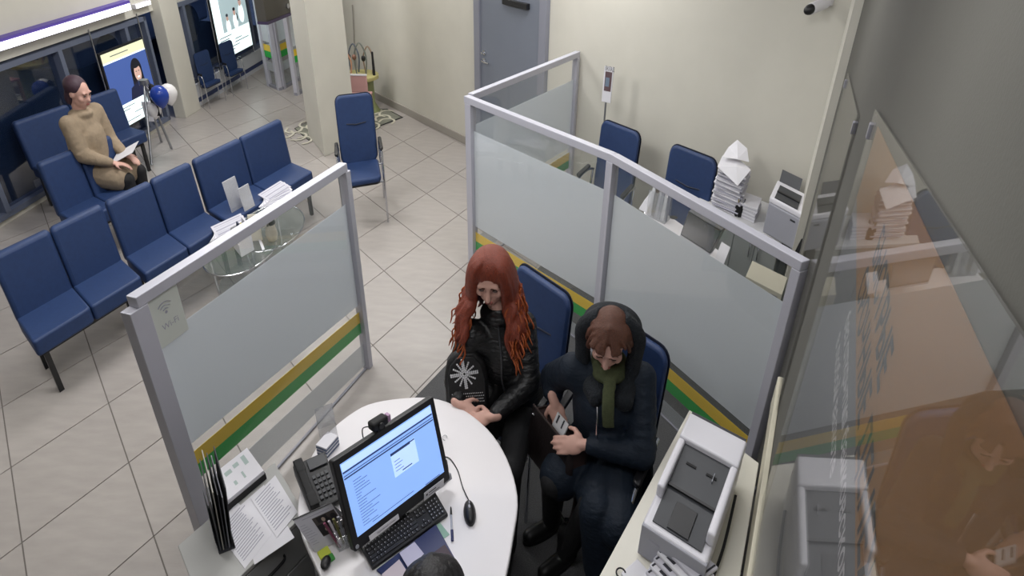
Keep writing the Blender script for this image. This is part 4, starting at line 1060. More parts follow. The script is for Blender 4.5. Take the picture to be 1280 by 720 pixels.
# ------------------------------------------------------------------ street outside
M_ASPH = mat('asphalt', '#3a3d44', 0.8, var=0.15, scale=8)
struct('trim_8', MB().prism([tuple(ww(-1)-WWn*0.2)[:2], tuple(ww(15)-WWn*0.2)[:2], tuple(ww(18)-WWn*14)[:2], tuple(ww(-4)-WWn*14)[:2]], -0.2, -0.12), M_ASPH)
def car(label, f, body, glass):
    t = thing('car', label, 'car', f.p(0, 0, -0.12))
    f = f.sub((0, 0, -0.11))
    prof = [(-2.1, 0.25), (2.1, 0.25), (2.15, 0.65), (1.5, 0.85), (0.9, 1.35), (-1.2, 1.40), (-1.9, 0.92), (-2.15, 0.8)]
    q = f.sub((0, 0, 0), (1, 0, 0), (0, 0, 1), (0, -1, 0))
    MB(q).prism(prof, -0.85, 0.85).build('body', body, t, bevel=0.06, seg=3)
    MB(q).prism([(1.25, 0.9), (0.82, 1.30), (-1.1, 1.34), (-1.6, 0.95)], -0.86, 0.86).build('side_windows', glass, t)
    for x in (-1.3, 1.35):
        for y in (-0.78, 0.78): MB(q.sub((x, 0.31, y))).cyl((0, 0), 0.31, -0.1, 0.1, 20).build('wheel', M_BLACK2, t, bevel=0.02)
    for y in (-0.55, 0.55): MB(f.sub((2.12, y, 0.6), (0, 1, 0), (0, 0, 1), (1, 0, 0))).ell((0, 0, 0), 0.14, 0.08, 0.03, nu=12, nv=8).build('headlight', mat('headlight', '#e8ecf4', 0.3, emit=0.6), t, smooth=180)
M_CG = mat('car_glass', '#1a2438', 0.1)
car('pale silver car parked outside beyond the right window', wframe(12.5).sub((0, -3.2, 0)), mat('car_silver', '#9aa4b8', 0.3, 0.3), M_CG)
car('dark blue car parked outside beyond the left window', wframe(6.5).sub((0, -3.0, 0)), mat('car_dark', '#27324c', 0.3, 0.3), M_CG)
fb_ = wframe(3.0)
t = thing('building', 'dim blue grey building across the street with a few pale windows', 'building', fb_.p(6, -12, -0.12))
MB(fb_).box(-8, 22, -16, -12, -0.12, 5.0).build('wall', mat('far_wall', '#36425c', 0.9, var=0.1, scale=2), t)
for k in range(11):
    for r in range(2):
        MB(fb_).box(-7+2.6*k, -5.6+2.6*k, -12.0, -11.95, 0.9+2.2*r, 2.3+2.2*r).build('window', mat('far_window', '#5c6f94', 0.4, emit=0.25) if (k+r) % 3 else mat('far_window_dark', '#1f2a42', 0.3), t)

# ------------------------------------------------------------------ far left: bench with a seated visitor, easel with balloons
bl_ = Vector((-4.30, 6.75, 0))
bench('blue bench by the left window where the visitor in beige sits', (bl_ - Vector((0.25, 0.62, 0)), bl_ + Vector((0.12, 0.55, 0)), bl_ - Vector((0.25, 0.62, 0)) + Vector((0.30, -0.22, 0))), 'blue waiting benches')
Bq = at(160, 232, 0.43)
bench('blue bench end seen at the left border in front of the beige visitor', (Vector((-3.75, 5.15, 0)), Vector((-3.52, 5.85, 0)), Vector((-3.42, 4.88, 0))), 'blue waiting benches')
e0, e1_, e2_ = at(190, 207), at(215, 187), at(202, 178)
ec = (e0+e1_+e2_)/3; top = Vector((ec.x, ec.y, 0.80))
t = thing('easel_stand', 'grey tripod stand with hanging leaflets and balloons by the left window', 'stand', (ec.x, ec.y, 0))
for q in (e0, e1_, e2_): MB().tube([q+ZZ*0.01, top], 0.014, 8).build('leg', M_STEEL, t, smooth=60)
MB(Frame(top)).cyl((0, 0), 0.05, -0.02, 0.03, 12).build('head', M_STEEL, t, smooth=40)
MB(Frame(top)).box(-0.06, 0.03, -0.05, -0.045, -0.42, -0.2).build('leaflet', M_PAPER, t)
MB(Frame(top)).box(0.04, 0.11, -0.04, -0.034, -0.36, -0.14).build('leaflet', M_BLACK, t)
MB(Frame(top)).ell((0.10, -0.05, -0.05), 0.035, 0.03, 0.05, nu=10, nv=8).build('dark_toy', M_BLACK2, t, smooth=180)
M_BALW = mat('balloon_white', '#e6e4e4', 0.25); M_BALB = mat('balloon_blue', '#20409c', 0.25)
for (u, v, z, r, m, lb) in ((192, 137, 0.82, 0.085, M_BALW, 'white balloon low on the left of the tripod stand'), (211, 118, 0.90, 0.095, M_BALW, 'white balloon highest on the right of the tripod stand'), (200, 121, 0.90, 0.10, M_BALB, 'blue balloon between the two white ones on the tripod stand')):
    dy = -0.10 if m is M_BALB else 0.0
    d_ = ray(u, v); yy = ec.y + dy; p_ = Vector((d_.x*yy/d_.y, yy, CAM_H + d_.z*yy/d_.y))
    pr_ = [(0.004, -1.18), (0.06, -1.16), (0.10, -1.1), (0.35, -0.95), (0.72, -0.55), (0.95, -0.05), (0.98, 0.25), (0.85, 0.62), (0.55, 0.92), (0.2, 1.06), (0.01, 1.08)]
    b_ = MB(Frame(p_, (r, 0, 0), (0, r, 0), (0, 0, r*1.15))).lathe(pr_, n=18).build('balloon', m, loc=p_-ZZ*r*1.2, smooth=180)
    tag(b_, lb, 'balloon', 'balloons on the tripod stand')
    MB().tube([p_-ZZ*r*1.34, top], 0.003, 5).build('string', M_PAPER, b_)

# ------------------------------------------------------------------ play corner and rugs
rg_ = [at(440, 136), at(484, 136.5), at(504, 147), at(470, 160), at(432, 165)]
def rug(label, pts):
    c = sum(pts, Vector())/len(pts)
    t = thing('rug', label, 'rug', (c.x, c.y, 0))
    MB().prism([(p.x, p.y) for p in pts], 0.001, 0.006).build('border', M_BLACK2, t)
    MB().prism([tuple((c+(p-c)*0.93))[:2] for p in pts], 0.0062, 0.008).build('pile', mat('rug_grey', '#77786c', 0.95, var=0.3, scale=7), t)
    for k in range(9):
        a = k*0.7; q = c + Vector((0.13*math.cos(a)*(1+k % 3*0.5), 0.22*math.sin(a)*(1+k % 2*0.5), 0))
        MB(Frame((q.x, q.y, 0.0084))).tube(spline([(0.10*math.cos(b+a), 0.14*math.sin(b+a), 0) for b in (0, 1, 2, 3, 4)], 4), 0.017, 6, flat=(0.08, 1)).build('ornament', mat('rug_cream', '#c3bfae', 0.95), t, smooth=60)
rug('patterned grey rug under the play table in the back corner', rg_)
rug('small patterned cream mat on the floor left of the pillar', [at(368, 161), at(386, 152), at(396, 172), at(386, 176)])
tp_ = at(464, 133)
tc = Vector((tp_.x-0.08, tp_.y-0.16, 0))
t = thing('play_table', 'child play table with green legs, yellow top and wire bead mazes in the back corner', 'table', tc)
ztop = hz(470, 93, tc.y)
MB(Frame(tc)).prism([(0.25*math.cos(a*PI/8), 0.27*math.sin(a*PI/8)) for a in range(16)], ztop-0.05, ztop).build('top', mat('toy_yellow', '#b3ab72', 0.5), t, bevel=0.01)
MB(Frame(tc)).lathe([(0.15, 0.0), (0.13, 0.03), (0.085, 0.12), (0.085, ztop-0.08), (0.11, ztop-0.05)], c=(0.10, -0.05), n=18).build('leg', mat('toy_green', '#80875c', 0.5), t, smooth=50)
random.seed(11)
for k, (dx, dy, h, w, c_) in enumerate([(-0.17, -0.05, 0.30, 0.13, '#b98a70'), (-0.08, 0.10, 0.36, 0.10, '#58606a'), (0.03, -0.02, 0.40, 0.12, '#6b7068'), (0.12, 0.05, 0.34, 0.09, '#8e7a66')]):
    pts = [(dx-w/2, dy, ztop), (dx-w/2-0.02, dy+0.02, ztop+h*0.6), (dx, dy+0.03, ztop+h), (dx+w/2+0.02, dy, ztop+h*0.6), (dx+w/2, dy, ztop)]
    MB(Frame(tc)).tube(spline(pts, 5), 0.010, 6).build('wire_maze', mat('maze_%d' % k, c_, 0.4), t, smooth=80)
    MB(Frame(tc)).ell((dx-w/2-0.02, dy+0.02, ztop+h*0.55), 0.03, 0.03, 0.04, nu=10, nv=6).build('bead', M_BLACK if k % 2 else mat('bead_brown', '#7d5a48', 0.5), t, smooth=180)
MB(Frame(tc)).tube([(0.20, -0.04, ztop-0.02), (0.20, -0.04, ztop+0.30)], [0.02, 0.014], 8).build('stick', M_BLACK, t, smooth=60)
cc = at(450, 128); cc = Vector((tc.x+0.09, tc.y-0.48, 0))
t = thing('child_chair', 'small pink child chair behind the blue armchair by the pillar', 'chair', cc)
M_PINK = mat('toy_pink', '#c79a98', 0.5)
zb1, zb0 = hz(456, 91, cc.y), hz(456, 112, cc.y)
MB(Frame(cc)).box(-0.17, 0.13, -0.14, -0.11, zb0, zb1).build('backrest', M_PINK, t, bevel=0.02)
MB(Frame(cc)).box(-0.17, 0.13, -0.12, 0.14, zb0-0.09, zb0-0.06).build('seat', M_PINK, t, bevel=0.008)
MB(Frame(cc)).box(-0.172, 0.132, -0.145, -0.105, zb1-0.004, zb1+0.014).build('white_edge', M_PAPER, t, bevel=0.005)
for x in (-0.15, 0.11):
    for y in (-0.12, 0.12): MB(Frame(cc)).box(x-0.015, x+0.015, y-0.015, y+0.015, 0, zb0-0.09 if y > 0 else zb0).build('leg', mat('toy_wood', '#b59a86', 0.5), t)
tag(MB().tube([onplane(442, 6, CORNER, BL)+n_in*0.02, onplane(446, 86, CORNER, BL)+n_in*0.02], 0.008, 6).build('cable_conduit', M_BASE, loc=onplane(446, 86, CORNER, BL), smooth=60), 'thin grey conduit running up the back wall beside the pillar', 'conduit')

# ------------------------------------------------------------------ sign stand by the back wall
g0 = onplane(759, 107, CORNER + n_in*0.22, BL + n_in*0.22)
st_ = Vector((g0.x, g0.y, 0))
sc0 = hz(757, 128, st_.y); sc1 = hz(757, 84, st_.y)
t = thing('sign_stand', 'thin floor stand holding a small printed notice by the back wall', 'sign', st_)
q = Frame(st_, Vector((0.62, -0.55, 0))*1.0, Vector((0.05, 0.15, 1)), Vector((-0.6, -0.75, 0.1)).normalized())
MB(Frame(st_)).cyl((0, 0), 0.12, 0, 0.012, 20).build('base', M_STEEL, t, smooth=40)
MB(Frame(st_)).cyl((0, 0), 0.008, 0.012, sc0, 8).build('pole', M_STEEL, t, smooth=60)
qs = Frame(Vector((st_.x, st_.y, sc0)), Vector((0.40, -0.30, 0)), Vector((0.02, 0.06, 1)), Vector((-0.6, -0.8, 0)))
hh = (sc1-sc0)
MB(qs).box(-0.09, 0.09, 0, hh, -0.008, 0.0).build('frame', M_PAPER, t, bevel=0.003)
MB(qs).rect(-0.06, 0.07, hh*0.32, hh*0.86, 0.001).build('picture', mat('notice_brown', '#5f4a4e', 0.6), t, fix=False)
MB(qs).rect(-0.045, 0.03, hh*0.45, hh*0.7, 0.0016).build('picture_detail', mat('notice_blue', '#6f7f92', 0.6), t, fix=False)
MB(qs).text('ВКЛАД', 0.05, -0.07, hh*0.89, 0.001).build('lettering', M_INKD, t, fix=False)['kind'] = 'stuff'

# ------------------------------------------------------------------ next cubicle: desk, monitor, leaflets
NZ = 0.74
n0, n1, n2_ = at(795, 272, NZ), at(872, 340, NZ), at(915, 318, NZ)
nt_ = at(830, 238, NZ)
t = thing('desk', 'white desk with a cable hole in the cubicle behind the partition', 'desk', (n1.x, n1.y, 0))
pts = [at(790, 276, NZ), at(880, 348, NZ), at(907, 319, NZ), at(819, 257, NZ)]
MB().prism([(p.x, p.y) for p in pts], NZ-0.03, NZ).build('top', M_WHITE, t, bevel=0.004)
for a_, b_ in ((0, 3), (1, 2)):
    p_, q_ = pts[a_], pts[b_]; o_ = (pts[1]-pts[0]).normalized()*(0.03 if a_ == 0 else -0.05)
    p_, q_ = p_+o_+(q_-p_)*0.05, q_+o_-(q_-p_)*0.05; n_ = (pts[1]-pts[0]).normalized()*0.022
    MB().prism([(p_.x, p_.y), (q_.x, q_.y), (q_.x+n_.x, q_.y+n_.y), (p_.x+n_.x, p_.y+n_.y)], 0.006, NZ-0.03).build('side_panel', M_WHITE, t)
gp = at(842, 272, NZ)
MB(Frame(gp+ZZ*0.0005)).cyl((0, 0), 0.03, 0, 0.002, 18).build('cable_hole', M_BLACK2, t)
zl, zh = 0.82, 1.13
mbl, mbr, mtl, mtr = at(849, 293, zl), at(889, 318, zl), at(862, 264, zh), at(901, 288, zh)
U = (mbr-mbl + mtr-mtl)*0.5; U.z = 0; V = ((mtl-mbl)+(mtr-mbr))*0.5; W = U.cross(V).normalized()
if W.y > 0: W = -W
mid = (mbl+mbr+mtl+mtr)/4; mf2 = Frame(mid, U/0.5, V/0.34, W)
t = thing('monitor', 'switched-off dark monitor with a silver lower edge in the cubicle behind the partition', 'monitor', (mid.x, mid.y, NZ))
MB(mf2).prism(rrect(0.5, 0.34, 0.012), -0.03, 0).build('housing', M_DGREY, t, bevel=0.004)
MB(mf2).rect(-0.235, 0.235, -0.145, 0.155, 0.0012).build('screen', mat('screen_off', '#3f4147', 0.25), t, fix=False)
MB(mf2).box(-0.25, 0.25, -0.185, -0.168, -0.03, 0.006).build('silver_edge', M_WPLAST, t, bevel=0.005)
MB(mf2).box(-0.03, 0.03, -0.26, -0.10, -0.06, -0.03).build('stand_neck', M_GPLAST, t)
MB(Frame((mid.x, mid.y, NZ+0.001), U/0.5, Vector((-U.y, U.x, 0))/0.5, ZZ)).prism(rrect(0.24, 0.18, 0.05), 0, 0.012).build('stand_foot', M_GPLAST, t)
for x in (0.03, 0.16): MB(mf2).box(x, x+0.012, 0.115, 0.14, 0.001, 0.006).build('light_glint', M_CHROME, t)  # chrome slips standing in for ceiling lights mirrored on the dark screen
lp = at(822, 272, NZ)
t = thing('leaflet_holder', 'clear acrylic holder full of leaflets on the desk behind the partition', 'holder', lp)
lf = Frame(lp+ZZ*0.001, Vector((0.55, -0.75, 0))*0.75, Vector((0.5, 0.8, 0)), ZZ)
MB(lf).box(-0.13, 0.13, -0.05, -0.046, 0, 0.20).build('front', M_ACRYL, t)
MB(lf).box(-0.13, 0.13, 0.056, 0.06, 0, 0.24).build('back', M_ACRYL, t)
MB(lf).box(-0.13, 0.13, -0.046, 0.056, 0, 0.004).build('floor', M_ACRYL, t)
random.seed(2)
for k, c_ in enumerate(['#d9d8dc', '#6a6058', '#c7c6cc', '#8d8e96', '#e0dfe2', '#7a7c88']):
    ff = lf.sub((-0.12+0.042*k, -0.035+0.012*(k % 3), 0.005), (1, 0, 0), (0, 1, 0), (0, 0.22, 1))
    o = MB(ff).box(0, 0.038, 0, 0.008, 0, 0.22+0.015*(k % 3)).build('leaflet', mat('leaflet_%d' % k, c_, 0.7), loc=ff.p(0.02, 0, 0))
    tag(o, 'leaflet in the clear holder behind the partition, %s from the left' % ['first', 'second', 'third', 'fourth', 'fifth', 'sixth'][k], 'leaflet', 'leaflets in the clear holder')
tag(MB(lf).sheet([(-0.26, -0.02, 0.002), (-0.14, -0.02, 0.002), (-0.14, 0.09, 0.17), (-0.26, 0.09, 0.04)], 0.003).build('card', M_PAPER, loc=lf.p(-0.2, 0, 0)), 'white card leaning left of the leaflet holder behind the partition', 'card')
flat_thing('sheet', 'sheet of paper right of the switched-off monitor', 'paper', [(893, 324), (902, 302), (913, 309), (904, 332)], NZ+.004, .0035, M_PAPER)

# ------------------------------------------------------------------ sideboard, paper stacks, second printer
SZ = 0.75
wA = onplane(896, 200, CORNER, BL); wA.z = 0
sbw = (CORNER-wA).length - 0.10
sf2 = Frame(wA + n_in*0.012, -WBd, -AY*1.0, ZZ)               # x right along the wall, y out towards the viewer
t = thing('sideboard', 'grey sideboard with two pairs of doors along the back wall', 'cabinet', sf2.p(0, 0, 0))
SD = 0.50
MB(sf2).box(0, sbw, 0, SD-0.02, 0.05, SZ-0.025).build('body', M_GREYC, t)
MB(sf2).box(-0.01, sbw+0.01, 0, SD+0.01, SZ-0.025, SZ).build('top', mat('sb_top', '#c3c3c4', 0.45), t, bevel=0.003)
MB(sf2).box(0.02, sbw-0.02, 0.02, SD-0.05, 0.006, 0.05).build('plinth', M_DGREY, t)
nd = 4; wdt = sbw/nd
for k in range(nd):
    d = MB(sf2).box(wdt*k+0.003, wdt*(k+1)-0.003, SD-0.02, SD, 0.055, SZ-0.03).build('door', mat('sb_door', '#8f9290', 0.45, var=0.02), t, bevel=0.002)
    hx_ = wdt*(k+1)-0.035 if k % 2 == 0 else wdt*k+0.035
    MB(sf2).tube([(hx_, SD+0.0, 0.66), (hx_, SD+0.02, 0.65), (hx_, SD+0.02, 0.54), (hx_, SD, 0.53)], 0.006, 6).build('handle', M_CHROME, d, smooth=60)
def on_wallplane(u, v, off):                                 # sight line met a given depth in front of the back wall
    p_ = CORNER + n_in*off; q_ = BL + n_in*off
    return onplane(u, v, p_, q_)
# tall stack
bs = at(909, 258, SZ)
ks = 0.0105; nst = 26
random.seed(21)
U2 = -WBd*0.8; V2 = AY
for k in range(nst):
    a = random.uniform(-0.10, 0.10); dx, dy = random.uniform(-0.012, 0.012), random.uniform(-0.012, 0.012)
    c_, s_ = math.cos(a), math.sin(a)
    fr = Frame(bs + ZZ*(0.0008+0.0118*k) + Vector((dx, dy, 0)), U2*c_ + V2*s_, V2*c_ - U2*s_, ZZ)
    th = random.uniform(0.007, 0.0112)
    o = MB(fr).box(-0.145, 0.145, -0.10, 0.11, 0, th).build('paper_bundle', [M_PAPER, M_PAPER2, mat('paper_lilac', '#b3b2bf', 0.85)][k % 3], loc=fr.p(0, 0, 0), bevel=0.001, seg=1)
    tag(o, 'bundle of papers in the tall stack on the sideboard, %s' % ORD(k, nst), 'papers', 'bundles of the tall paper stack')
zt = bs.z + 0.0118*nst
fr = Frame(Vector((bs.x, bs.y, zt+0.002)), U2, V2, ZZ)
def crumple(label, fr, pts, faces):
    o = MB(fr).add(pts, faces).build('crumpled_sheet', M_PAPER, loc=fr.p(0, 0, 0))
    so = o.modifiers.new('thick', 'SOLIDIFY'); so.thickness = 0.0015
    return tag(o, label, 'paper', 'sheets on top of the paper stack')
crumple('creased sheet hanging over the front of the tall paper stack', fr, [(-0.15, -0.13, 0.01), (0.10, -0.18, -0.05), (0.17, -0.02, 0.03), (0.0, 0.06, 0.05), (-0.16, 0.05, 0.03), (0.03, -0.07, 0.035)], [(0, 1, 5), (1, 2, 5), (2, 3, 5), (3, 4, 5), (4, 0, 5)])
crumple('creased sheet standing up on top of the tall paper stack', Frame(fr.O+ZZ*0.004, U2, V2, ZZ), [(-0.14, -0.04, 0.05), (0.02, -0.03, 0.07), (0.13, 0.02, 0.06), (0.07, 0.10, 0.12), (-0.05, 0.12, 0.15), (-0.12, 0.08, 0.09)], [(0, 1, 5), (1, 4, 5), (1, 2, 3), (1, 3, 4)])
# lower stack
b2_ = at(934, 268, SZ)
for k in range(9):
    a = random.uniform(-0.08, 0.08); c_, s_ = math.cos(a), math.sin(a)
    fr = Frame(b2_ + ZZ*(0.0008+0.0118*k), U2*c_+V2*s_, V2*c_-U2*s_, ZZ)
    o = MB(fr).box(-0.10, 0.10, -0.09, 0.12, 0, 0.0112).build('paper_bundle', [M_PAPER, M_PAPER2][k % 2], loc=fr.p(0, 0, 0), bevel=0.001, seg=1)
    tag(o, 'bundle of papers in the low stack right of the pen cup, %s' % ORD(k, 9), 'papers', 'bundles of the low paper stack')
pc_ = at(924, 268, SZ) - AY*0.02
t = thing('pen_cup', 'black pen cup between the two paper stacks on the sideboard', 'cup', pc_)
MB(Frame(pc_+ZZ*0.001)).lathe([(0.035, 0), (0.038, 0.09), (0.034, 0.09), (0.031, 0.006)], n=16).build('cup', M_BLACK2, t, smooth=40)
for k in range(4):
    a = k*1.7; o = MB(Frame(pc_)).tube([(0.008*math.cos(a), 0.008*math.sin(a), 0.012), (0.024*math.cos(a), 0.024*math.sin(a), 0.13)], 0.004, 6).build('pen', [M_BLACK, M_DGREY, mat('pen_gold', '#9a8a5a', 0.4), M_GPLAST][k], loc=pc_+ZZ*0.012, smooth=60)
    tag(o, ['black', 'dark grey', 'gold', 'light grey'][k] + ' pen in the black cup on the sideboard', 'pen', 'pens in the black cup')
# tall printer at the corner
q0_, q1_, q2_ = at(953, 290, SZ), at(990, 312, SZ), at(966, 262, SZ)
p2f = Frame((q0_.x, q0_.y, SZ), (q1_-q0_)/0.40*1.05, AY*0.9, ZZ)
t = thing('printer', 'grey office printer with a white top on the sideboard in the corner', 'printer', p2f.p(0.2, 0.2, 0.001))
MB(p2f).box(0, 0.40, 0, 0.36, 0.001, 0.22).build('body', M_GPLAST, t, bevel=0.008)
MB(p2f).box(-0.005, 0.405, 0.005, 0.37, 0.22, 0.262).build('top_cover', M_WPLAST, t, bevel=0.01)
MB(p2f).box(0.05, 0.33, 0.02, 0.28, 0.2605, 0.268).build('output_tray', M_DGREY, t)
MB(p2f).box(0.05, 0.33, 0.13, 0.15, 0.268, 0.276).build('tray_step', M_BLACK, t)
MB(p2f).add([(0.02, 0.36, 0.25), (0.28, 0.36, 0.25), (0.28, 0.42, 0.33), (0.02, 0.42, 0.33), (0.02, 0.375, 0.24), (0.28, 0.375, 0.24), (0.28, 0.435, 0.325), (0.02, 0.435, 0.325)], [(0, 1, 2, 3), (4, 7, 6, 5), (0, 4, 5, 1), (1, 5, 6, 2), (2, 6, 7, 3), (3, 7, 4, 0)]).build('paper_feed', M_DGREY, t)
MB(p2f).box(0.28, 0.34, -0.003, 0.0, 0.18, 0.192).build('name_plate', M_DGREY, t)
random.seed(4)
cz = at(998, 285, SZ+0.02)
for k, lb in enumerate(['nearest the printer', 'in the middle', 'nearest the corner']):
    pts = [p2f.p(0.43+0.02*k, 0.30-0.1*k, 0.16), p2f.p(0.45+0.02*k, 0.2, 0.05+0.02*k), p2f.p(0.44+0.02*k, 0.10, 0.02), p2f.p(0.46+0.02*k, 0.0, 0.10), p2f.p(0.43+0.02*k, -0.05, 0.02)]
    tag(MB().tube(spline(pts, 6), 0.008, 6).build('cable', M_BLACK2, loc=pts[0], smooth=80), 'black cable tangled between grey printer and corner, %s' % lb, 'cable', 'tangled cables by the grey printer')
# white side panel with a dark handset
wp = [at(960, 330, 0.60), at(985, 345, 0.60)]
pa_ = at(957, 372, 0.5); 
t0_ = at(972, 330, 0.62); u_ = (at(988, 340, .62)-at(966, 327, .62))
cab = Frame((t0_.x-0.11, t0_.y+0.06, 0), BX*0.85, AY*0.8, ZZ)
t = thing('side_cabinet', 'small cream cabinet with a dark blue handset hanging on it in the next cubicle', 'cabinet', cab.p(0, 0, 0))
MB(cab).box(-0.05, 0.28, -0.32, -0.02, 0.006, 0.60).build('body', mat('cream_panel', '#d3cdb8', 0.5), t, bevel=0.003)
MB(cab).box(0.18, 0.25, -0.35, -0.322, 0.42, 0.575).build('handset', mat('handset_blue', '#1d2440', 0.4), t, bevel=0.008)

# ------------------------------------------------------------------ things on and before the benches
random.seed(9)
def card_stand(label, u, v, z, w, h, f_):
    p_ = at(u, v, z); q = Frame(p_, f_, Vector((0, 0, 0)) - f_.cross(ZZ), ZZ)
    q = Frame(p_, f_, ZZ.cross(f_), ZZ)
    o = MB(q.sub((0, 0, 0.002), (1, 0, 0), (0, 1, 0), (0, 0.18, 1))).box(-w/2, w/2, 0, 0.006, 0, h).build('notice_card', M_PAPER, loc=p_)
    MB(q.sub((0, 0.0, 0.002), (1, 0, 0), (0, 1, 0), (0, 0.18, 1))).box(-w/2, w/2, -0.004, -0.001, 0, h).build('acrylic_front', M_ACRYL, o)
    return tag(o, label, 'sign', 'notice cards on the coffee table')
bdir = (B1r-B1l).normalized()
# round glass coffee tables in front of the bench
def glass_table(label, u, v, r, z=0.46):
    c = at(u, v, z); c0 = Vector((c.x, c.y, 0))
    t = thing('coffee_table', label, 'table', c0, 'glass coffee tables')
    f_ = Frame(c0, BX, AY, ZZ)
    MB(f_).cyl((0, 0), r, z-0.01, z, 32).build('glass_top', mirror_glass('table_glass', '#7f908c', 0.08, 0.87) if 'table_glass' not in MATS else MATS['table_glass'], t, bevel=0.003)
    MB(f_).tube([(r*math.cos(k*PI/16), r*math.sin(k*PI/16), z-0.012) for k in range(33)], 0.007, 6).build('rim', M_CHROME, t, smooth=60)
    for k in range(3):
        a = k*2*PI/3+0.4
        MB(f_).tube([(r*0.8*math.cos(a), r*0.8*math.sin(a), z-0.015), (r*0.75*math.cos(a), r*0.75*math.sin(a), 0.01)], 0.012, 8).build('leg', M_CHROME, t, smooth=60)
    MB(f_).cyl((0, 0), r*0.75, 0.18, 0.188, 28).build('lower_shelf', MATS['table_glass'], t)
    return c
g1 = glass_table('round glass coffee table with the flower vase before the bench', 338, 282, 0.34)
g2 = glass_table('round glass coffee table with leaflet box left of the flower table', 300, 308, 0.34)
def on_table(u, v, z=0.461): return at(u, v, z)
# vase with flowers
vp = on_table(341, 300)
t = thing('flower_vase', 'small vase of white flowers and dark leaves on the glass table', 'vase', vp)
MB(Frame(vp+ZZ*0.001)).lathe([(0.03, 0), (0.045, 0.05), (0.035, 0.11), (0.04, 0.13), (0.034, 0.13), (0.028, 0.01)], n=16).build('vase', mat('vase_tan', '#b9b3a2', 0.3), t, smooth=50)
for k in range(7):
    a = k*0.9; rr = 0.02+0.02*(k % 3); h = 0.15+0.022*(k % 4)
    MB(Frame(vp)).tube([(0, 0, 0.1), (rr*math.cos(a), rr*1.4*math.sin(a), h)], 0.004, 5).build('stem', mat('stem_green', '#2f3a2c', 0.6), t)
    MB(Frame(vp)).ell((rr*math.cos(a), rr*1.4*math.sin(a), h), 0.022, 0.026, 0.026, nu=10, nv=7).build('flower', mat('flower_white', '#d8d4ce', 0.6) if k % 2 else mat('flower_leaf', '#20281f', 0.6), t, smooth=180)
# leaflet box
bp2 = on_table(305, 311)
q = Frame(bp2+ZZ*0.001, BX*0.9, AY*0.9, ZZ)
t = thing('leaflet_box', 'white open box with dark leaflets on the left glass table', 'box', bp2)
MB(q).box(-0.10, 0.10, -0.07, 0.07, 0, 0.005).box(-0.10, 0.10, -0.07, -0.064, 0.005, 0.10).box(-0.10, -0.094, -0.064, 0.064, 0.005, 0.16).box(0.094, 0.10, -0.064, 0.064, 0.005, 0.16).box(-0.10, 0.10, 0.064, 0.07, 0.005, 0.20).build('box', M_PAPER, t)
for k in range(3):
    o = MB(q.sub((-0.07+0.05*k, -0.03+0.02*k, 0.0055), (1, 0, 0), (0, 1, 0), (0, 0.15, 1))).box(0, 0.045, 0, 0.012, 0, 0.19).build('leaflet', [mat('lf_navy', '#27304a', 0.6), mat('lf_yellow', '#b9ab5c', 0.6), M_BLACK2][k], loc=q.p(-0.05+0.05*k, 0, 0.0055))
    tag(o, ['navy leaflet at the left of the white box', 'yellow leaflet in the middle of the white box', 'black leaflet at the right of the white box'][k], 'leaflet', 'leaflets in the white box')
cd_ = on_table(321, 301)
q = Frame(cd_+ZZ*0.001, (BX*0.5+AY*0.6), (AY*0.6-BX*0.6), ZZ)
tag(MB(q.sub((0, 0, 0), (1, 0, 0), (0, 1, 0), (0, 0.15, 1))).box(-0.07, 0.07, 0, 0.008, 0, 0.20).build('notice_card', mat('card_cream', '#d5d0bf', 0.7), loc=cd_), 'cream card with small dark marks standing on the right glass table', 'card')
tag(flat_thing('booklet', 'white booklet lying at the near rim of the right glass table', 'booklet', [(322, 297), (325, 296), (331, 311), (328, 313)], 0.468, .0065, M_PAPER), None)
t_p = [('white notice card standing on the bench seam', 298, 262, 0.43, 0.20, 0.26), ('white notice card with a pinkish print next to the other card', 313, 262, 0.43, 0.17, 0.20)]
for lb, u, v, z, w, h in t_p: card_stand(lb, u, v, z+0.002, w, h, bdir*0.75)
# fanned newspapers on the bench
def fan(label, u, v, n, ang0, dang, group):
    p_ = at(u, v, 0.445)
    for k in range(n):
        a = ang0 + dang*k; c_, s_ = math.cos(a), math.sin(a)
        fr = Frame(p_ + ZZ*(0.0015+0.0042*k), BX*c_+AY*s_, AY*c_-BX*s_, ZZ)
        o = MB(fr).box(0.0, 0.30, -0.10, 0.10, 0, 0.0038).build('newspaper', [M_PAPER, M_PAPER2][k % 2], loc=fr.p(0.15, 0, 0))
        MB(fr).rect(0.02, 0.28, -0.09, -0.065, 0.0042).rect(0.02, 0.28, -0.05, -0.045, 0.0042).rect(0.02, 0.28, -0.02, 0.0, 0.0042).rect(0.02, 0.28, 0.03, 0.034, 0.0042).rect(0.02, 0.28, 0.06, 0.075, 0.0042).build('print_lines', M_INK, o, fix=False)['kind'] = 'stuff'
        tag(o, label + ', ' + ORD(k, n), 'newspaper', group)
fan('newspaper fanned on the right bench seat', 330, 252, 8, 0.55, 0.17, 'fanned newspapers on the bench')
fan('newspaper in the pile left of the notice cards', 268, 294, 6, 0.8, 0.14, 'newspapers left of the notice cards')
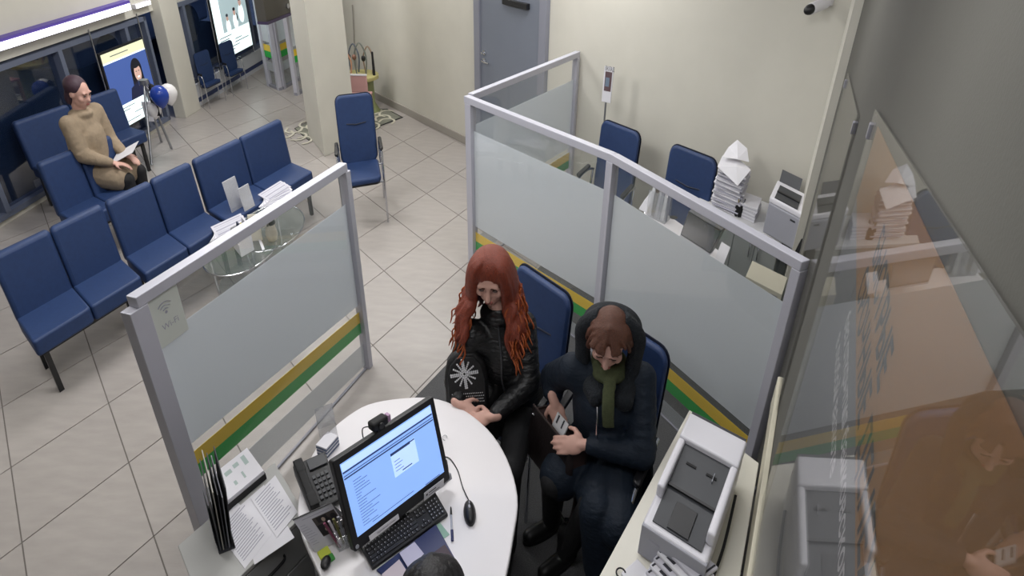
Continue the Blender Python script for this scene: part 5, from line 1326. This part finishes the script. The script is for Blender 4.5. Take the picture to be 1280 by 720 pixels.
# wifi card on the left partition
wc = onplane(184, 395, LP0, LP1)
fl = Frame(wc, (Vector((LP1.x-LP0.x, LP1.y-LP0.y, 0))).normalized(), ZZ, Vector((1, 0, 0)))
dpl = (Vector((LP1.x-LP0.x, LP1.y-LP0.y, 0))).normalized(); npl = Vector((dpl.y, -dpl.x, 0))
fl = Frame(Vector((LP0.x, LP0.y, 0)) + dpl*0.045 + npl*0.004 + ZZ*1.16, dpl, ZZ, npl)
o = MB(fl).box(0.0, 0.17, 0.0, 0.24, 0.0, 0.002).build('sticker', mat('sticker', '#c9cdc6', 0.7), loc=fl.O); tag(o, 'white wireless sign sticker at the upper left corner of the partition', 'sticker')
ws = MB(fl)
for r_ in (0.02, 0.035, 0.05): ws.tube([(0.085+r_*math.cos(a), 0.14+r_*math.sin(a), 0.0025) for a in [PI/4+PI/2*k/8 for k in range(9)]], 0.004, 4, flat=(1, 0.2))
ws.disc((0.085, 0.142), 0.007, 0.007, 0.003, 12).text('Wi-Fi', 0.04, 0.045, 0.07, 0.0025)
ws.build('wireless_symbol', M_INK, o, fix=False)['kind'] = 'stuff'
# ------------------------------------------------------------------ people
M_TEAL = mat('coat_teal', '#101b28', 0.7, var=0.12, scale=14, bump=0.5, bscale=30, stretch=(1, 1, 2.5), spec=0.3)
M_PUFF = mat('puffer_black', '#131416', 0.42, var=0.1, scale=14, bump=0.8, bscale=26, stretch=(1, 1, 2.6), spec=0.5)
M_TROU = mat('trousers_black', '#121215', 0.8, bump=0.3, bscale=40)
M_BOOT = mat('boot_black', '#0f0f10', 0.5)
M_REDH = mat('hair_red', '#78301a', 0.5, var=0.35, scale=60, stretch=(4, 4, 0.6), bump=0.5, bscale=90)
M_BRNH = mat('hair_auburn', '#55301f', 0.55, var=0.3, scale=60, stretch=(4, 4, 0.6), bump=0.5, bscale=90)
M_BLKH = mat('hair_black', '#121012', 0.5, var=0.3, scale=60, bump=0.5, bscale=90)
M_LIP = mat('lips', '#a5625a', 0.5); M_EYE = mat('eye_dark', '#54403a', 0.3); M_BROW = mat('brow', '#5a3424', 0.8)

def axes(f):
    f = Vector(f).normalized(); r = f.cross(ZZ).normalized(); u = r.cross(f).normalized()
    return f, r, u                                            # forward, the person's right, up
def hand(mb, w, d, n, curl=0.5, s=1.0, thumb=1, spread=0.25):
    """palm from wrist w along d, back of the hand towards n, thumb on the side thumb*(d x n)"""
    d = Vector(d).normalized(); n = Vector(n); n = (n - d*n.dot(d)).normalized(); t = d.cross(n)*thumb; w = Vector(w)
    c = w + d*0.050*s
    mb.ell(c, 0.050*s, 0.040*s, 0.0155*s, (d, t, n), 14, 8)
    mb.limb(w - d*0.03*s, w + d*0.02*s, 0.025*s, 0.022*s, 12, 4)
    for k, (off, ln) in enumerate(((0.030, 0.90), (0.010, 1.0), (-0.011, 0.94), (-0.030, 0.74))):
        p = w + d*(0.088 - abs(off-0.008)*0.25)*s + t*off*s; dir_ = (d + t*off*spread*12*0.1).normalized(); r = 0.0088*s
        a = 0.0
        for seg in (0.040, 0.026, 0.020):
            a += curl*(0.75 if seg == 0.040 else 0.9)
            q = p + (dir_*math.cos(a) - n*math.sin(a))*seg*ln*s
            mb.limb(p, q, r, r*0.9, 8, 3); p = q; r *= 0.92
    p = w + d*0.022*s + t*0.030*s; q = p + (d*0.55 + t*0.75 - n*0.25).normalized()*0.036*s
    mb.limb(p, q, 0.014*s, 0.0105*s, 8, 3); q2 = q + (d*0.85 + t*0.25 - n*0.45).normalized()*0.030*s
    mb.limb(q, q2, 0.0105*s, 0.0085*s, 8, 3)
def head(mb, c, f, s=1.0):
    f, r, u = axes(f); c = Vector(c); A_ = (r, f, u)
    mb.ell(c + u*0.022*s - f*0.008*s, 0.073*s, 0.092*s, 0.093*s, A_, 20, 14)
    mb.ell(c - u*0.045*s + f*0.022*s, 0.060*s, 0.064*s, 0.070*s, A_, 18, 12)
    mb.ell(c - u*0.100*s + f*0.055*s, 0.022*s, 0.020*s, 0.017*s, A_, 12, 8)          # chin
    mb.limb(c + u*0.012*s + f*0.082*s, c - u*0.030*s + f*0.102*s, 0.009*s, 0.0135*s, 10, 4)   # nose
    mb.ell(c - u*0.032*s + f*0.094*s, 0.017*s, 0.010*s, 0.009*s, A_, 10, 6)
    mb.limb(c + u*0.030*s + f*0.080*s - r*0.042*s, c + u*0.030*s + f*0.080*s + r*0.042*s, 0.010*s, 0.010*s, 8, 3)   # brow ridge
    for q in (-1, 1):
        mb.ell(c + r*q*0.040*s - u*0.022*s + f*0.056*s, 0.026*s, 0.026*s, 0.028*s, A_, 12, 8)  # cheek
        mb.ell(c + r*q*0.074*s - f*0.005*s - u*0.005*s, 0.010*s, 0.020*s, 0.031*s, A_, 10, 8)  # ear
    mb.ell(c - u*0.062*s + f*0.083*s, 0.022*s, 0.009*s, 0.009*s, A_, 10, 6)
def face_parts(par, c, f, s, xs, hairm):
    f, r, u = axes(f); c = Vector(c); A_ = (r, f, u)
    for q in (-1, 1):
        MB().ell(c + r*q*0.031*s + u*0.008*s + f*0.081*s, 0.0125*s, 0.006*s, 0.0065*s, A_, 10, 6).build('eye', M_EYE, par, smooth=180, xs=xs)
        MB().limb(c + r*q*0.016*s + u*0.029*s + f*0.090*s, c + r*q*0.048*s + u*0.030*s + f*0.078*s, 0.0035*s, 0.003*s, 6, 3).build('eyebrow', hairm, par, smooth=180, xs=xs)
    MB().ell(c - u*0.058*s + f*0.090*s, 0.021*s, 0.006*s, 0.005*s, A_, 10, 6).ell(c - u*0.067*s + f*0.089*s, 0.018*s, 0.006*s, 0.0055*s, A_, 10, 6).build('lips', M_LIP, par, smooth=180, xs=xs)

def figure(label, J, f_head, k=0.80, hs=1.05, coat=M_PUFF, trou=M_TROU, shoe=M_BOOT, hairm=M_BRNH, vox=0.0065, coat_len='hip', hands=None, bulk=1.0, group=None, face=True):
    """J: joint points in the scene; the flesh is laid out unsqueezed about the pelvis and narrowed by k across the view"""
    x0 = J['pel'][0]; un = lambda p: Vector((x0 + (p[0]-x0)/k, p[1], p[2])); G = {a: un(p) for a, p in J.items()}
    xs = (x0, k)
    t = thing('person', label, 'person', (J['pel'][0], J['pel'][1], 0), group)
    b = MB()
    head(b, G['head'], f_head, hs)
    fh, rh_, uh = axes(f_head)
    b.limb(G['neck'], G['head'] - uh*0.05*hs - fh*0.02*hs, 0.056, 0.052, 14)
    b.limb(G['pel'], G['chest'], 0.125, 0.13, 18); b.limb(G['chest'], G['neck'] - Vector((0, 0, 0.04)), 0.125, 0.07, 16)
    for s_ in 'rl':
        b.limb(G['chest'] + (G[s_+'s']-G['chest'])*0.5, G[s_+'s'], 0.07, 0.052, 12)
        b.limb(G[s_+'s'], G[s_+'e'], 0.048, 0.038, 12); b.limb(G[s_+'e'], G[s_+'h'], 0.036, 0.025, 12)
        hp = G['pel'] + (G[s_+'k']-G['pel'])*0.12 + (G[s_+'s']-G['chest'])*0.5*Vector((1, 1, 0)).length*0.5
        hp = G['pel'] + Vector(((G[s_+'s']-G['chest']).x*0.5, (G[s_+'s']-G['chest']).y*0.5, -0.02))
        b.limb(hp, G[s_+'k'], 0.082, 0.056, 14); b.limb(G[s_+'k'], G[s_+'f'] + Vector((0, 0, 0.05)), 0.052, 0.036, 12)
        G[s_+'p'] = hp
        if hands and s_ in hands:
            h = hands[s_]; hand(b, G[s_+'h'], h['d'], h['n'], h.get('curl', 0.5), h.get('s', 1.0), h.get('thumb', 1))
    b.build('body', M_SKIN, t, remesh=vox, smooth=180, xs=xs)
    if face: face_parts(t, G['head'], f_head, hs, xs, M_BROW)
    # trousers
    m = MB()
    m.ell(G['pel'] - Vector((0, 0, 0.02)), 0.165, 0.15, 0.13, None, 16, 10)
    for s_ in 'rl':
        m.limb(G[s_+'p'], G[s_+'k'], 0.098, 0.072, 14); m.limb(G[s_+'k'], G[s_+'f'] + Vector((0, 0, 0.09)), 0.068, 0.055, 12)
    m.build('trousers', trou, t, remesh=vox*1.5, smooth=180, xs=xs)
    for s_ in 'rl':
        d = (G[s_+'k'] - G[s_+'p']); d.z = 0; d = d.normalized() if d.length > 1e-3 else Vector((0, -1, 0))
        if J.get(s_+'fd'): d = Vector(J[s_+'fd']).normalized()
        o = G[s_+'f']
        MB().limb(Vector((o.x, o.y, 0.22)), Vector((o.x, o.y, 0.075)), 0.055, 0.05, 12).limb(Vector((o.x, o.y, 0.052)) - d*0.03, Vector((o.x, o.y, 0.050)) + d*0.15, 0.046, 0.042, 12).ell(Vector((o.x, o.y, 0.014)) + d*0.07, 0.135, 0.048, 0.012, (d, d.cross(ZZ), ZZ), 14, 6).build('boot', shoe, t, remesh=vox*1.4, smooth=180, xs=xs)
    # coat
    m = MB()
    m.limb(G['pel'] + Vector((0, 0, 0.02)), G['chest'], 0.165*bulk, 0.165*bulk, 20); m.limb(G['chest'], G['neck'] - Vector((0, 0, 0.035)), 0.155*bulk, 0.085, 18)
    for s_ in 'rl':
        m.limb(G['chest'] + (G[s_+'s']-G['chest'])*0.45 + Vector((0, 0, 0.02)), G[s_+'s'], 0.098*bulk, 0.078*bulk, 14)
        m.limb(G[s_+'s'], G[s_+'e'], 0.076*bulk, 0.066*bulk, 14)
        dv = (G[s_+'h']-G[s_+'e']); L_ = dv.length
        m.limb(G[s_+'e'], G[s_+'e'] + dv*max(0.1, 1-0.035/L_), 0.064*bulk, 0.042*bulk, 14)
        if coat_len != 'hip':
            m.limb(G[s_+'p'] + Vector((0, 0, 0.02)), G[s_+'p'] + (G[s_+'k']-G[s_+'p'])*0.8, 0.13*bulk, 0.112*bulk, 14)
        # puckered folds in the sleeves
        for q in range(5):
            p = G[s_+'s'] + (G[s_+'e']-G[s_+'s'])*(0.25+0.16*q); ax = (G[s_+'e']-G[s_+'s']).normalized()
            e1 = ax.orthogonal().normalized(); e2 = ax.cross(e1); rr = (0.071-0.001*q)*bulk
            m.tube([p + (e1*math.cos(a*PI/6) + e2*math.sin(a*PI/6))*rr + ax*0.012*math.sin(a*PI/3+q) for a in range(13)], 0.008, 6)
            p = G[s_+'e'] + dv*(0.15+0.15*q); ax = dv.normalized(); e1 = ax.orthogonal().normalized(); e2 = ax.cross(e1); rr = (0.060-0.004*q)*bulk
            m.tube([p + (e1*math.cos(a*PI/6) + e2*math.sin(a*PI/6))*rr + ax*0.010*math.sin(a*PI/3+q) for a in range(13)], 0.007, 6)
    m.tube([G['neck'] + Vector((0.078*math.cos(a*PI/8), 0.075*math.sin(a*PI/8), -0.015)) for a in range(17)], 0.028, 8)
    return t, m, G, xs

# ---- the red-haired woman
J1 = dict(pel=(.03, 2.76, .56), chest=(-.035, 2.73, .86), neck=(-.06, 2.735, 1.105), head=(-.095, 2.70, 1.305), rs=(-.185, 2.68, 1.00), ls=(.055, 2.755, 1.00),
          re=(-.265, 2.62, .76), le=(.085, 2.60, .765), rh=(-.235, 2.47, .745), lh=(-.085, 2.40, .735), rk=(-.19, 2.36, .52), lk=(.00, 2.28, .52), rf=(-.20, 2.30, 0), lf=(-.01, 2.20, 0))
F1 = Vector((-.12, -.90, -.34))
t1, m1, G1, xs1 = figure('woman with long red hair in a black jacket holding a studded backpack', J1, F1, k=0.88, hs=1.10, coat=M_PUFF, hairm=M_REDH,
    hands={'r': dict(d=(.7, -.35, -.25), n=(-.2, -.6, .75), curl=.55, thumb=-1), 'l': dict(d=(-.85, -.05, -.15), n=(0, -.55, .8), curl=.5, thumb=1)})
m1.build('jacket', M_PUFF, t1, remesh=0.010, smooth=180, xs=xs1)
MB().tube(spline([G1['neck'] + Vector((0.0, -0.10, -0.03)), G1['chest'] + Vector((-0.01, -0.168, 0.08)), G1['chest'] + Vector((0, -0.172, -0.08)), G1['pel'] + Vector((0, -0.17, 0.06))], 5), 0.006, 6).build('zip', M_DGREY, t1, smooth=60, xs=xs1)
f, r, u = axes(F1); c = G1['head']; hs = 1.10
h = MB()
h.ell(c + u*0.042*hs - f*0.020*hs, 0.098*hs, 0.098*hs, 0.084*hs, (r, f, u), 20, 12)
h.ell(c - u*0.06*hs - f*0.055*hs, 0.112*hs, 0.060*hs, 0.14*hs, (r, f, u), 16, 10)
random.seed(31)
fh = Vector((f.x, f.y, 0)).normalized()
for i in range(92):
    sd_ = -1 if i % 2 else 1
    th = math.radians(random.uniform(46, 168))*sd_
    rad = random.uniform(0.088, 0.104)*hs
    dirh = f*math.cos(th) + r*math.sin(th)
    p0 = c + u*0.112*hs + r*sd_*0.016 - f*0.01
    p1 = c + u*0.088*hs + dirh*rad*0.74
    p2 = c + u*0.005 + dirh*rad*1.04
    p3 = c - u*0.075*hs + dirh*rad*1.10
    ln = random.uniform(0.15, 0.27)
    wv = random.uniform(0, 6)
    out = Vector((dirh.x, dirh.y, 0))*0.055
    front = fh*(0.050 if math.cos(th) > -0.1 else -0.02)
    pts = [p0, p1, p2, p3]
    for q in range(1, 6):
        pts.append(p3 + Vector((0, 0, -ln*q/5)) + (out+front)*(q/5)*1.2 + r*0.013*math.sin(wv+q*1.7) + fh*0.008*math.cos(wv+q*1.9))
    R_ = random.uniform(0.014, 0.021)
    n_ = len(spline(pts, 4))
    h.tube(spline(pts, 4), [R_*(0.75+0.35*math.sin(PI*min(1, a/n_*1.1)))*(1 if a < n_*0.8 else 1-0.75*(a-n_*0.8)/(n_*0.2)) for a in range(n_)], 7)
h.build('hair', M_REDH, t1, remesh=0.0065, smooth=180, xs=xs1)
cu_ = MB(); random.seed(77)
for i in range(70):
    sd_ = -1 if i % 2 else 1
    th = math.radians(random.uniform(40, 150))*sd_; dirh = f*math.cos(th) + r*math.sin(th)
    p3 = c - u*0.085*hs + dirh*random.uniform(0.118, 0.135)*hs; dz = random.uniform(0.20, 0.34); wv = random.uniform(0, 6)
    oh = Vector((dirh.x, dirh.y, 0))*random.uniform(0.05, 0.10) + fh*0.05
    cu_.tube(spline([p3 + Vector((0, 0, -dz*q/7)) + oh*(q/7) + r*0.012*math.sin(wv+q*2.1) + fh*0.010*math.cos(wv+q*2.3) for q in range(8)], 3), [0.0045]*20+[0.003, 0.0015], 5)
cu_.build('loose_curls', mat('hair_orange', '#9c4a1c', 0.5), t1, smooth=80, xs=xs1)['kind'] = 'stuff'

# ---- the woman in the teal coat
J2 = dict(pel=(.455, 2.41, .56), chest=(.425, 2.39, .86), neck=(.425, 2.41, 1.06), head=(.408, 2.355, 1.215), rs=(.275, 2.42, 1.00), ls=(.565, 2.375, 0.99),
          re=(.205, 2.40, .86), le=(.565, 2.16, .75), rh=(.205, 2.455, .80), lh=(.325, 2.205, .76), rk=(.20, 2.20, .53), lk=(.36, 2.08, .53), rf=(.215, 2.37, 0), lf=(.275, 2.18, 0), rfd=(-.85, -.5, 0), lfd=(-.8, -.6, 0))
J2['re'] = (.195, 2.56, .84); J2['rh'] = (.200, 2.44, .80)
F2 = Vector((-.22, -.80, -.52))
t2, m2, G2, xs2 = figure('woman with short auburn hair in a dark teal hooded coat looking into a handbag', J2, F2, k=0.86, hs=1.12, coat=M_TEAL, hairm=M_BRNH, coat_len='long', bulk=1.05,
    hands={'r': dict(d=(.30, -.45, -.75), n=(-.25, -.75, .6), curl=.30, thumb=1, s=1.12), 'l': dict(d=(-.9, .10, -.12), n=(-.15, -.7, .7), curl=.45, thumb=1, s=1.15)})
un2 = lambda p: Vector((xs2[0] + (p[0]-xs2[0])/xs2[1], p[1], p[2]))
# the long skirt of the coat falling beside the knees
for a, b_, ra, rb in (((.50, 2.30, .58), (.47, 1.99, .50), .12, .11), ((.47, 2.00, .50), (.475, 1.97, .22), .105, .10), ((.57, 2.28, .55), (.56, 2.10, .30), .10, .10), ((.38, 2.05, .53), (.40, 1.96, .28), .095, .085), ((.56, 2.10, .30), (.50, 2.00, .20), .10, .09)):
    m2.limb(un2(a), un2(b_), ra, rb, 14)
m2.build('coat', M_TEAL, t2, remesh=0.010, smooth=180, xs=xs2)
f, r, u = axes(F2); c = G2['head']
hd = MB()
hd.ell(c - f*0.085 - u*0.045, 0.150, 0.085, 0.150, (r, f, u), 20, 12)
for sd_ in (-1, 1):
    hd.tube(spline([c + u*0.085 - f*0.06 + r*sd_*0.05, c + r*sd_*0.128 - f*0.03 + u*0.02, c + r*sd_*0.130 - u*0.08 + f*0.01, G2['neck'] + r*sd_*0.110 + f*0.05 - Vector((0, 0, 0.03)), G2['chest'] + r*sd_*0.05 + Vector((0, -0.155, 0.10))], 6), [0.040]*19+[0.050]*5+[0.03], 10)
hd.build('hood', mat('hood_teal', '#0e151c', 0.85, var=0.2, scale=50, bump=0.8, bscale=120), t2, remesh=0.009, smooth=180, xs=xs2)
h = MB()
h.ell(c + u*0.040*1.1 - f*0.022*1.1, 0.086*1.1, 0.095*1.1, 0.088*1.1, (r, f, u), 20, 12)
random.seed(13)
for i in range(46):
    th = math.radians(random.uniform(-175, 175)); dirh = f*math.cos(th) + r*math.sin(th)
    p0 = c + u*0.135 + f*0.01; p1 = c + u*0.095 + dirh*0.078; drop = -0.02 if abs(math.degrees(th)) > 58 else 0.080
    p2 = c + u*(0.078 if abs(math.degrees(th)) < 58 else 0.02) + dirh*0.106; p3 = c + u*drop + dirh*0.104 + r*random.uniform(-.008, .008)
    P_ = spline([p0, p1, p2, p3], 4); n_ = len(P_)
    h.tube(P_, [random.uniform(0.009, 0.013)*(1 if a < n_-4 else 0.35+0.16*(n_-a)) for a in range(n_)], 6)
h.build('hair', M_BRNH, t2, remesh=0.006, smooth=180, xs=xs2)
sc = MB()
for k in range(3):
    sc.tube([G2['neck'] + Vector(((0.072+0.006*k)*math.cos(a*PI/8), (0.070+0.01*k)*math.sin(a*PI/8) - 0.01, 0.012-0.022*k)) for a in range(17)], 0.020, 8)
sc.tube(spline([G2['neck'] + Vector((0.0, -0.085, 0)), G2['chest'] + Vector((-0.02, -0.165, 0.12)), G2['chest'] + Vector((-0.01, -0.182, 0.0))], 5), 0.026, 8, flat=(0.5, 1.3))
sc.build('scarf', mat('scarf_olive', '#454b30', 0.9, var=0.15, scale=80), t2, remesh=0.008, smooth=180, xs=xs2)
MB().tube(spline([G2['chest'] + Vector((-0.07, -0.165, 0.10)), G2['chest'] + Vector((-0.065, -0.185, 0.0)), G2['chest'] + Vector((-0.06, -0.188, -0.10))], 5), 0.006, 6).build('zip', M_CHROME, t2, smooth=60, xs=xs2)

# ---- studded backpack
M_PACK = mat('pack_black', '#121214', 0.55, bump=0.3, bscale=60); M_STUD = mat('stud', '#e6e6ea', 0.3, 0.2)
V_ = Vector((-0.06, 0.36, 0.92)).normalized(); U_ = Vector((0.97, 0.10, 0.02)); U_ = (U_ - V_*U_.dot(V_)).normalized(); W_ = U_.cross(V_).normalized()
if W_.y > 0: W_ = -W_
bo = Vector((-.205, 2.535, .81))
bpf = Frame(bo, U_*0.88, V_*1.06, W_)
bp = thing('backpack', 'black backpack with silver studs on the lap of the red-haired woman', 'backpack', bo - ZZ*0.15)
body_poly = [(-0.105, -0.155), (0.105, -0.155), (0.115, -0.10), (0.115, 0.04), (0.095, 0.11), (0.05, 0.155), (-0.05, 0.155), (-0.095, 0.11), (-0.115, 0.04), (-0.115, -0.10)]
MB(bpf).prism(body_poly, -0.10, 0.0).build('body', M_PACK, bp, bevel=0.022, seg=3, smooth=40)
fl_ = MB(bpf).prism([(x*0.88, y*0.88-0.004) for x, y in body_poly], 0.0, 0.014).build('front_pocket', M_PACK, bp, bevel=0.008, seg=2, smooth=40)
MB(bpf).tube(spline([(-0.03, 0.14, -0.05), (-0.03, 0.19, -0.05), (0.03, 0.19, -0.05), (0.03, 0.14, -0.05)], 5), 0.009, 8).build('top_loop', M_PACK, bp, smooth=60)
MB(bpf).tube(spline([(0.10, 0.10, -0.07), (0.16, 0.02, -0.05), (0.15, -0.07, -0.06), (0.10, -0.13, -0.07)], 6), 0.012, 8, flat=(0.4, 1.4)).build('shoulder_strap', M_PACK, bp, smooth=60)
stt = MB(bpf)
cx, cy = -0.01, 0.055
for k in range(12):
    a = 2*PI*k/12 + 0.1; n_ = 8 if k % 3 == 0 else 7
    for q in range(1, n_):
        rr = 0.010*q
        for w_ in ((-0.004, 0.004) if k % 3 == 0 else (0,)):
            x, y = cx + rr*math.cos(a) - w_*math.sin(a), cy + rr*0.92*math.sin(a) + w_*math.cos(a)
            if abs(x) < 0.088 and y < 0.125: stt.ell((x, y, 0.0145), 0.0052, 0.0052, 0.0035, None, 6, 4)
for row in range(8):
    y = -0.035-0.013*row
    if row == 4: continue
    for q in range(17): stt.ell((-0.08+0.01*q+(0.005 if row % 2 else 0), y, 0.0145), 0.0030, 0.0030, 0.0024, None, 6, 4)
stt.build('studs', M_STUD, fl_, smooth=180)['kind'] = 'stuff'

# ---- handbag
ha, hb_ = at(678, 503, .74), at(727, 561, .72)
U_ = (hb_-ha); Lh = U_.length
dn = Vector((-.10, -.12, -.98)).normalized()
Wh = U_.cross(dn).normalized()
if Wh.y > 0: Wh = -Wh
hbf = Frame(ha, U_/Lh, dn, Wh)
hb = thing('handbag', 'dark brown leather handbag held open by the woman in the teal coat', 'handbag', ha - ZZ*0.3)
M_LEA = mat('leather_dark', '#211a1b', 0.45, bump=0.2, bscale=90); M_LEAB = mat('leather_lining', '#352523', 0.7)
H2 = 0.27
for nm, w0_, w1h, m_ in (('front_panel', 0.045, 0.055, M_LEA), ('back_panel', -0.045, -0.035, M_LEA)):
    MB(hbf).prism([(0, 0), (Lh, 0), (Lh+0.01, H2), (-0.01, H2)], w0_, w1h).build(nm, m_, hb, bevel=0.004)
for x in (0.0, Lh-0.008): MB(hbf).box(x, x+0.008, 0.02, H2, -0.035, 0.045).build('gusset', M_LEAB, hb)
MB(hbf).box(0, Lh, H2-0.01, H2, -0.035, 0.045).build('bottom', M_LEA, hb)
MB(hbf).tube([(0.0, -0.002, 0.050), (Lh, -0.002, 0.050)], 0.0045, 6).build('zip', M_LEAB, hb, smooth=60)
MB(hbf).box(0.008, Lh-0.008, 0.03, 0.04, -0.034, 0.044).build('lining', M_LEAB, hb)
MB(hbf).ell((0.02, 0.035, 0.06), 0.012, 0.006, 0.005, None, 8, 6).build('rivet', M_CHROME, hb, smooth=180)
sp0 = hbf.p(Lh-0.01, 0.02, 0.05)
MB().tube(spline([sp0, sp0 + Vector((0.0, -0.03, -0.12)), at(721, 622, .42), at(712, 655, .30), at(700, 640, .30)], 6), 0.016, 8, flat=(0.25, 1)).build('strap', M_LEA, hb, smooth=60)
MB(Frame(at(711, 648, .32))).box(-0.02, 0.02, -0.012, 0.0, -0.006, 0.006).build('buckle', M_CHROME, hb)
cdx = MB(hbf.sub((Lh*0.52, -0.028, 0.0), (1, 0, 0), (0, 1, 0.3), (0, -0.3, 1))).box(-0.045, 0.045, -0.012, 0.055, 0.0, 0.006).build('card_case', mat('case_white', '#d9d8da', 0.3), loc=hbf.p(Lh*0.5, 0, 0))
tag(cdx, 'white patterned card case peeking out of the open handbag', 'card case')
MB(hbf.sub((Lh*0.52, -0.028, 0.0), (1, 0, 0), (0, 1, 0.3), (0, -0.3, 1))).box(-0.03, -0.02, -0.008, 0.03, 0.0062, 0.0072).box(0.01, 0.018, -0.01, 0.03, 0.0062, 0.0072).build('print', M_INKD, cdx)['kind'] = 'stuff'

# ---- the clerk at the bottom edge: dark hair from above, rest out of the picture
J3 = dict(pel=(-.20, .98, .56), chest=(-.205, 1.04, .84), neck=(-.21, 1.13, 1.00), head=(-.213, 1.235, 1.09), rs=(-.08, 1.06, .93), ls=(-.33, 1.08, .93),
          re=(-.04, 1.14, .72), le=(-.38, 1.16, .72), rh=(-.13, 1.27, .68), lh=(-.29, 1.27, .68), rk=(-.13, 1.32, .52), lk=(-.28, 1.32, .52), rf=(-.13, 1.30, 0), lf=(-.28, 1.30, 0))
F3 = Vector((-.15, .75, -.60))
t3, m3, G3, xs3 = figure('clerk at the bottom edge of the view, only the dark hair seen from above', J3, F3, hs=1.0, coat=M_BLACK2, hairm=M_BLKH, vox=0.008,
    hands={'r': dict(d=(-.5, .6, -.3), n=(0, .3, .9), curl=.4, thumb=-1), 'l': dict(d=(.5, .6, -.3), n=(0, .3, .9), curl=.4, thumb=1)})
m3.build('blouse', mat('blouse_dark', '#22242c', 0.8), t3, remesh=0.012, smooth=180, xs=xs3)
f, r, u = axes(F3); c = G3['head']
h = MB().ell(c + u*0.032 - f*0.02, 0.092, 0.106, 0.094, (r, f, u), 20, 12)
random.seed(17)
for i in range(60):
    th = math.radians(random.uniform(-178, 178)); dirh = f*math.cos(th) + r*math.sin(th)
    dr = random.uniform(-0.10, -0.02) if abs(math.degrees(th)) > 45 else 0.05
    P_ = spline([c + u*0.125 - f*0.02, c + u*0.09 + dirh*0.08, c + u*0.03 + dirh*0.110, c + u*dr + dirh*(0.112+random.uniform(0, .012))], 4)
    h.tube(P_, [random.uniform(0.008, 0.013)]*(len(P_)-2)+[0.006, 0.003], 6)
h.build('hair', M_BLKH, t3, remesh=0.006, smooth=180, xs=xs3)
oc = thing('office_chair', 'black swivel chair under the clerk below the bottom edge', 'chair', (-.2, .97, 0))
MB(Frame((-.2, .97, 0))).prism(rrect(0.36, 0.44, 0.08), 0.40, 0.452).build('seat', M_BLACK2, oc, bevel=0.02, seg=3)
MB(Frame((-.2, .97, 0))).cyl((0, 0), 0.028, 0.06, 0.40, 14).build('column', M_STEEL, oc, smooth=40)
for k in range(5):
    a = 2*PI*k/5
    MB(Frame((-.2, .97, 0))).tube([(0, 0, 0.075), (0.25*math.cos(a), 0.25*math.sin(a), 0.055)], [0.02, 0.014], 8).build('foot', M_BLACK, oc, smooth=60)
    MB(Frame((-.2, .97, 0))).ell((0.25*math.cos(a), 0.25*math.sin(a), 0.028), 0.026, 0.026, 0.027, None, 10, 8).build('caster', M_BLACK2, oc, smooth=180)

# ---- visitor in beige at the far left
vq = at(118, 212, 0.55); vx, vy = vq.x, vq.y
print('visitor', vx, vy)
J4 = dict(pel=(vx, vy, .56), chest=(vx+.03, vy-.02, .86), neck=(vx+.05, vy-.02, 1.08), head=(vx+.09, vy-.03, 1.24), rs=(vx+.03, vy-.19, 1.02), ls=(vx+.06, vy+.17, 1.02),
          re=(vx+.08, vy-.22, .76), le=(vx+.10, vy+.19, .76), rh=(vx+.26, vy-.12, .66), lh=(vx+.27, vy+.08, .66), rk=(vx+.32, vy-.10, .50), lk=(vx+.33, vy+.10, .50), rf=(vx+.34, vy-.12, 0), lf=(vx+.30, vy+.10, 0))
F4 = Vector((.9, -.1, -.35))
t4, m4, G4, xs4 = figure('visitor in a beige coat and dark trousers seated on the bench by the left window', J4, F4, k=0.9, hs=1.05, coat=M_BLACK2, hairm=M_BRNH, vox=0.010, coat_len='long',
    hands={'r': dict(d=(.8, .3, -.2), n=(.1, 0, .9), curl=.4, thumb=1), 'l': dict(d=(.8, -.3, -.2), n=(.1, 0, .9), curl=.4, thumb=-1)})
m4.build('coat', mat('coat_beige', '#93826c', 0.85, var=0.1, scale=20, bump=0.4, bscale=40), t4, remesh=0.013, smooth=180, xs=xs4)
f, r, u = axes(F4); c = G4['head']
h = MB().ell(c + u*0.045 - f*0.03, 0.090, 0.100, 0.088, (r, f, u), 18, 12).ell(c - u*0.04 - f*0.055, 0.08, 0.055, 0.10, (r, f, u), 16, 10)
h.build('hair', mat('hair_violet_brown', '#3a2430', 0.6, var=0.2, scale=60), t4, remesh=0.01, smooth=180, xs=xs4)
o = MB(Frame((vx+.30, vy+.02, .70), (0.5, 0.1, 0.2), (-0.1, 0.5, 0.1), (0, 0, 1))).sheet([(-0.2, -0.22, 0), (0.2, -0.22, 0.02), (0.2, 0.22, 0), (-0.2, 0.22, -0.02)], 0.004).build('leaflet', M_PAPER, loc=(vx+.30, vy+.02, .70))
tag(o, 'white leaflet in the hands of the visitor in beige', 'leaflet')
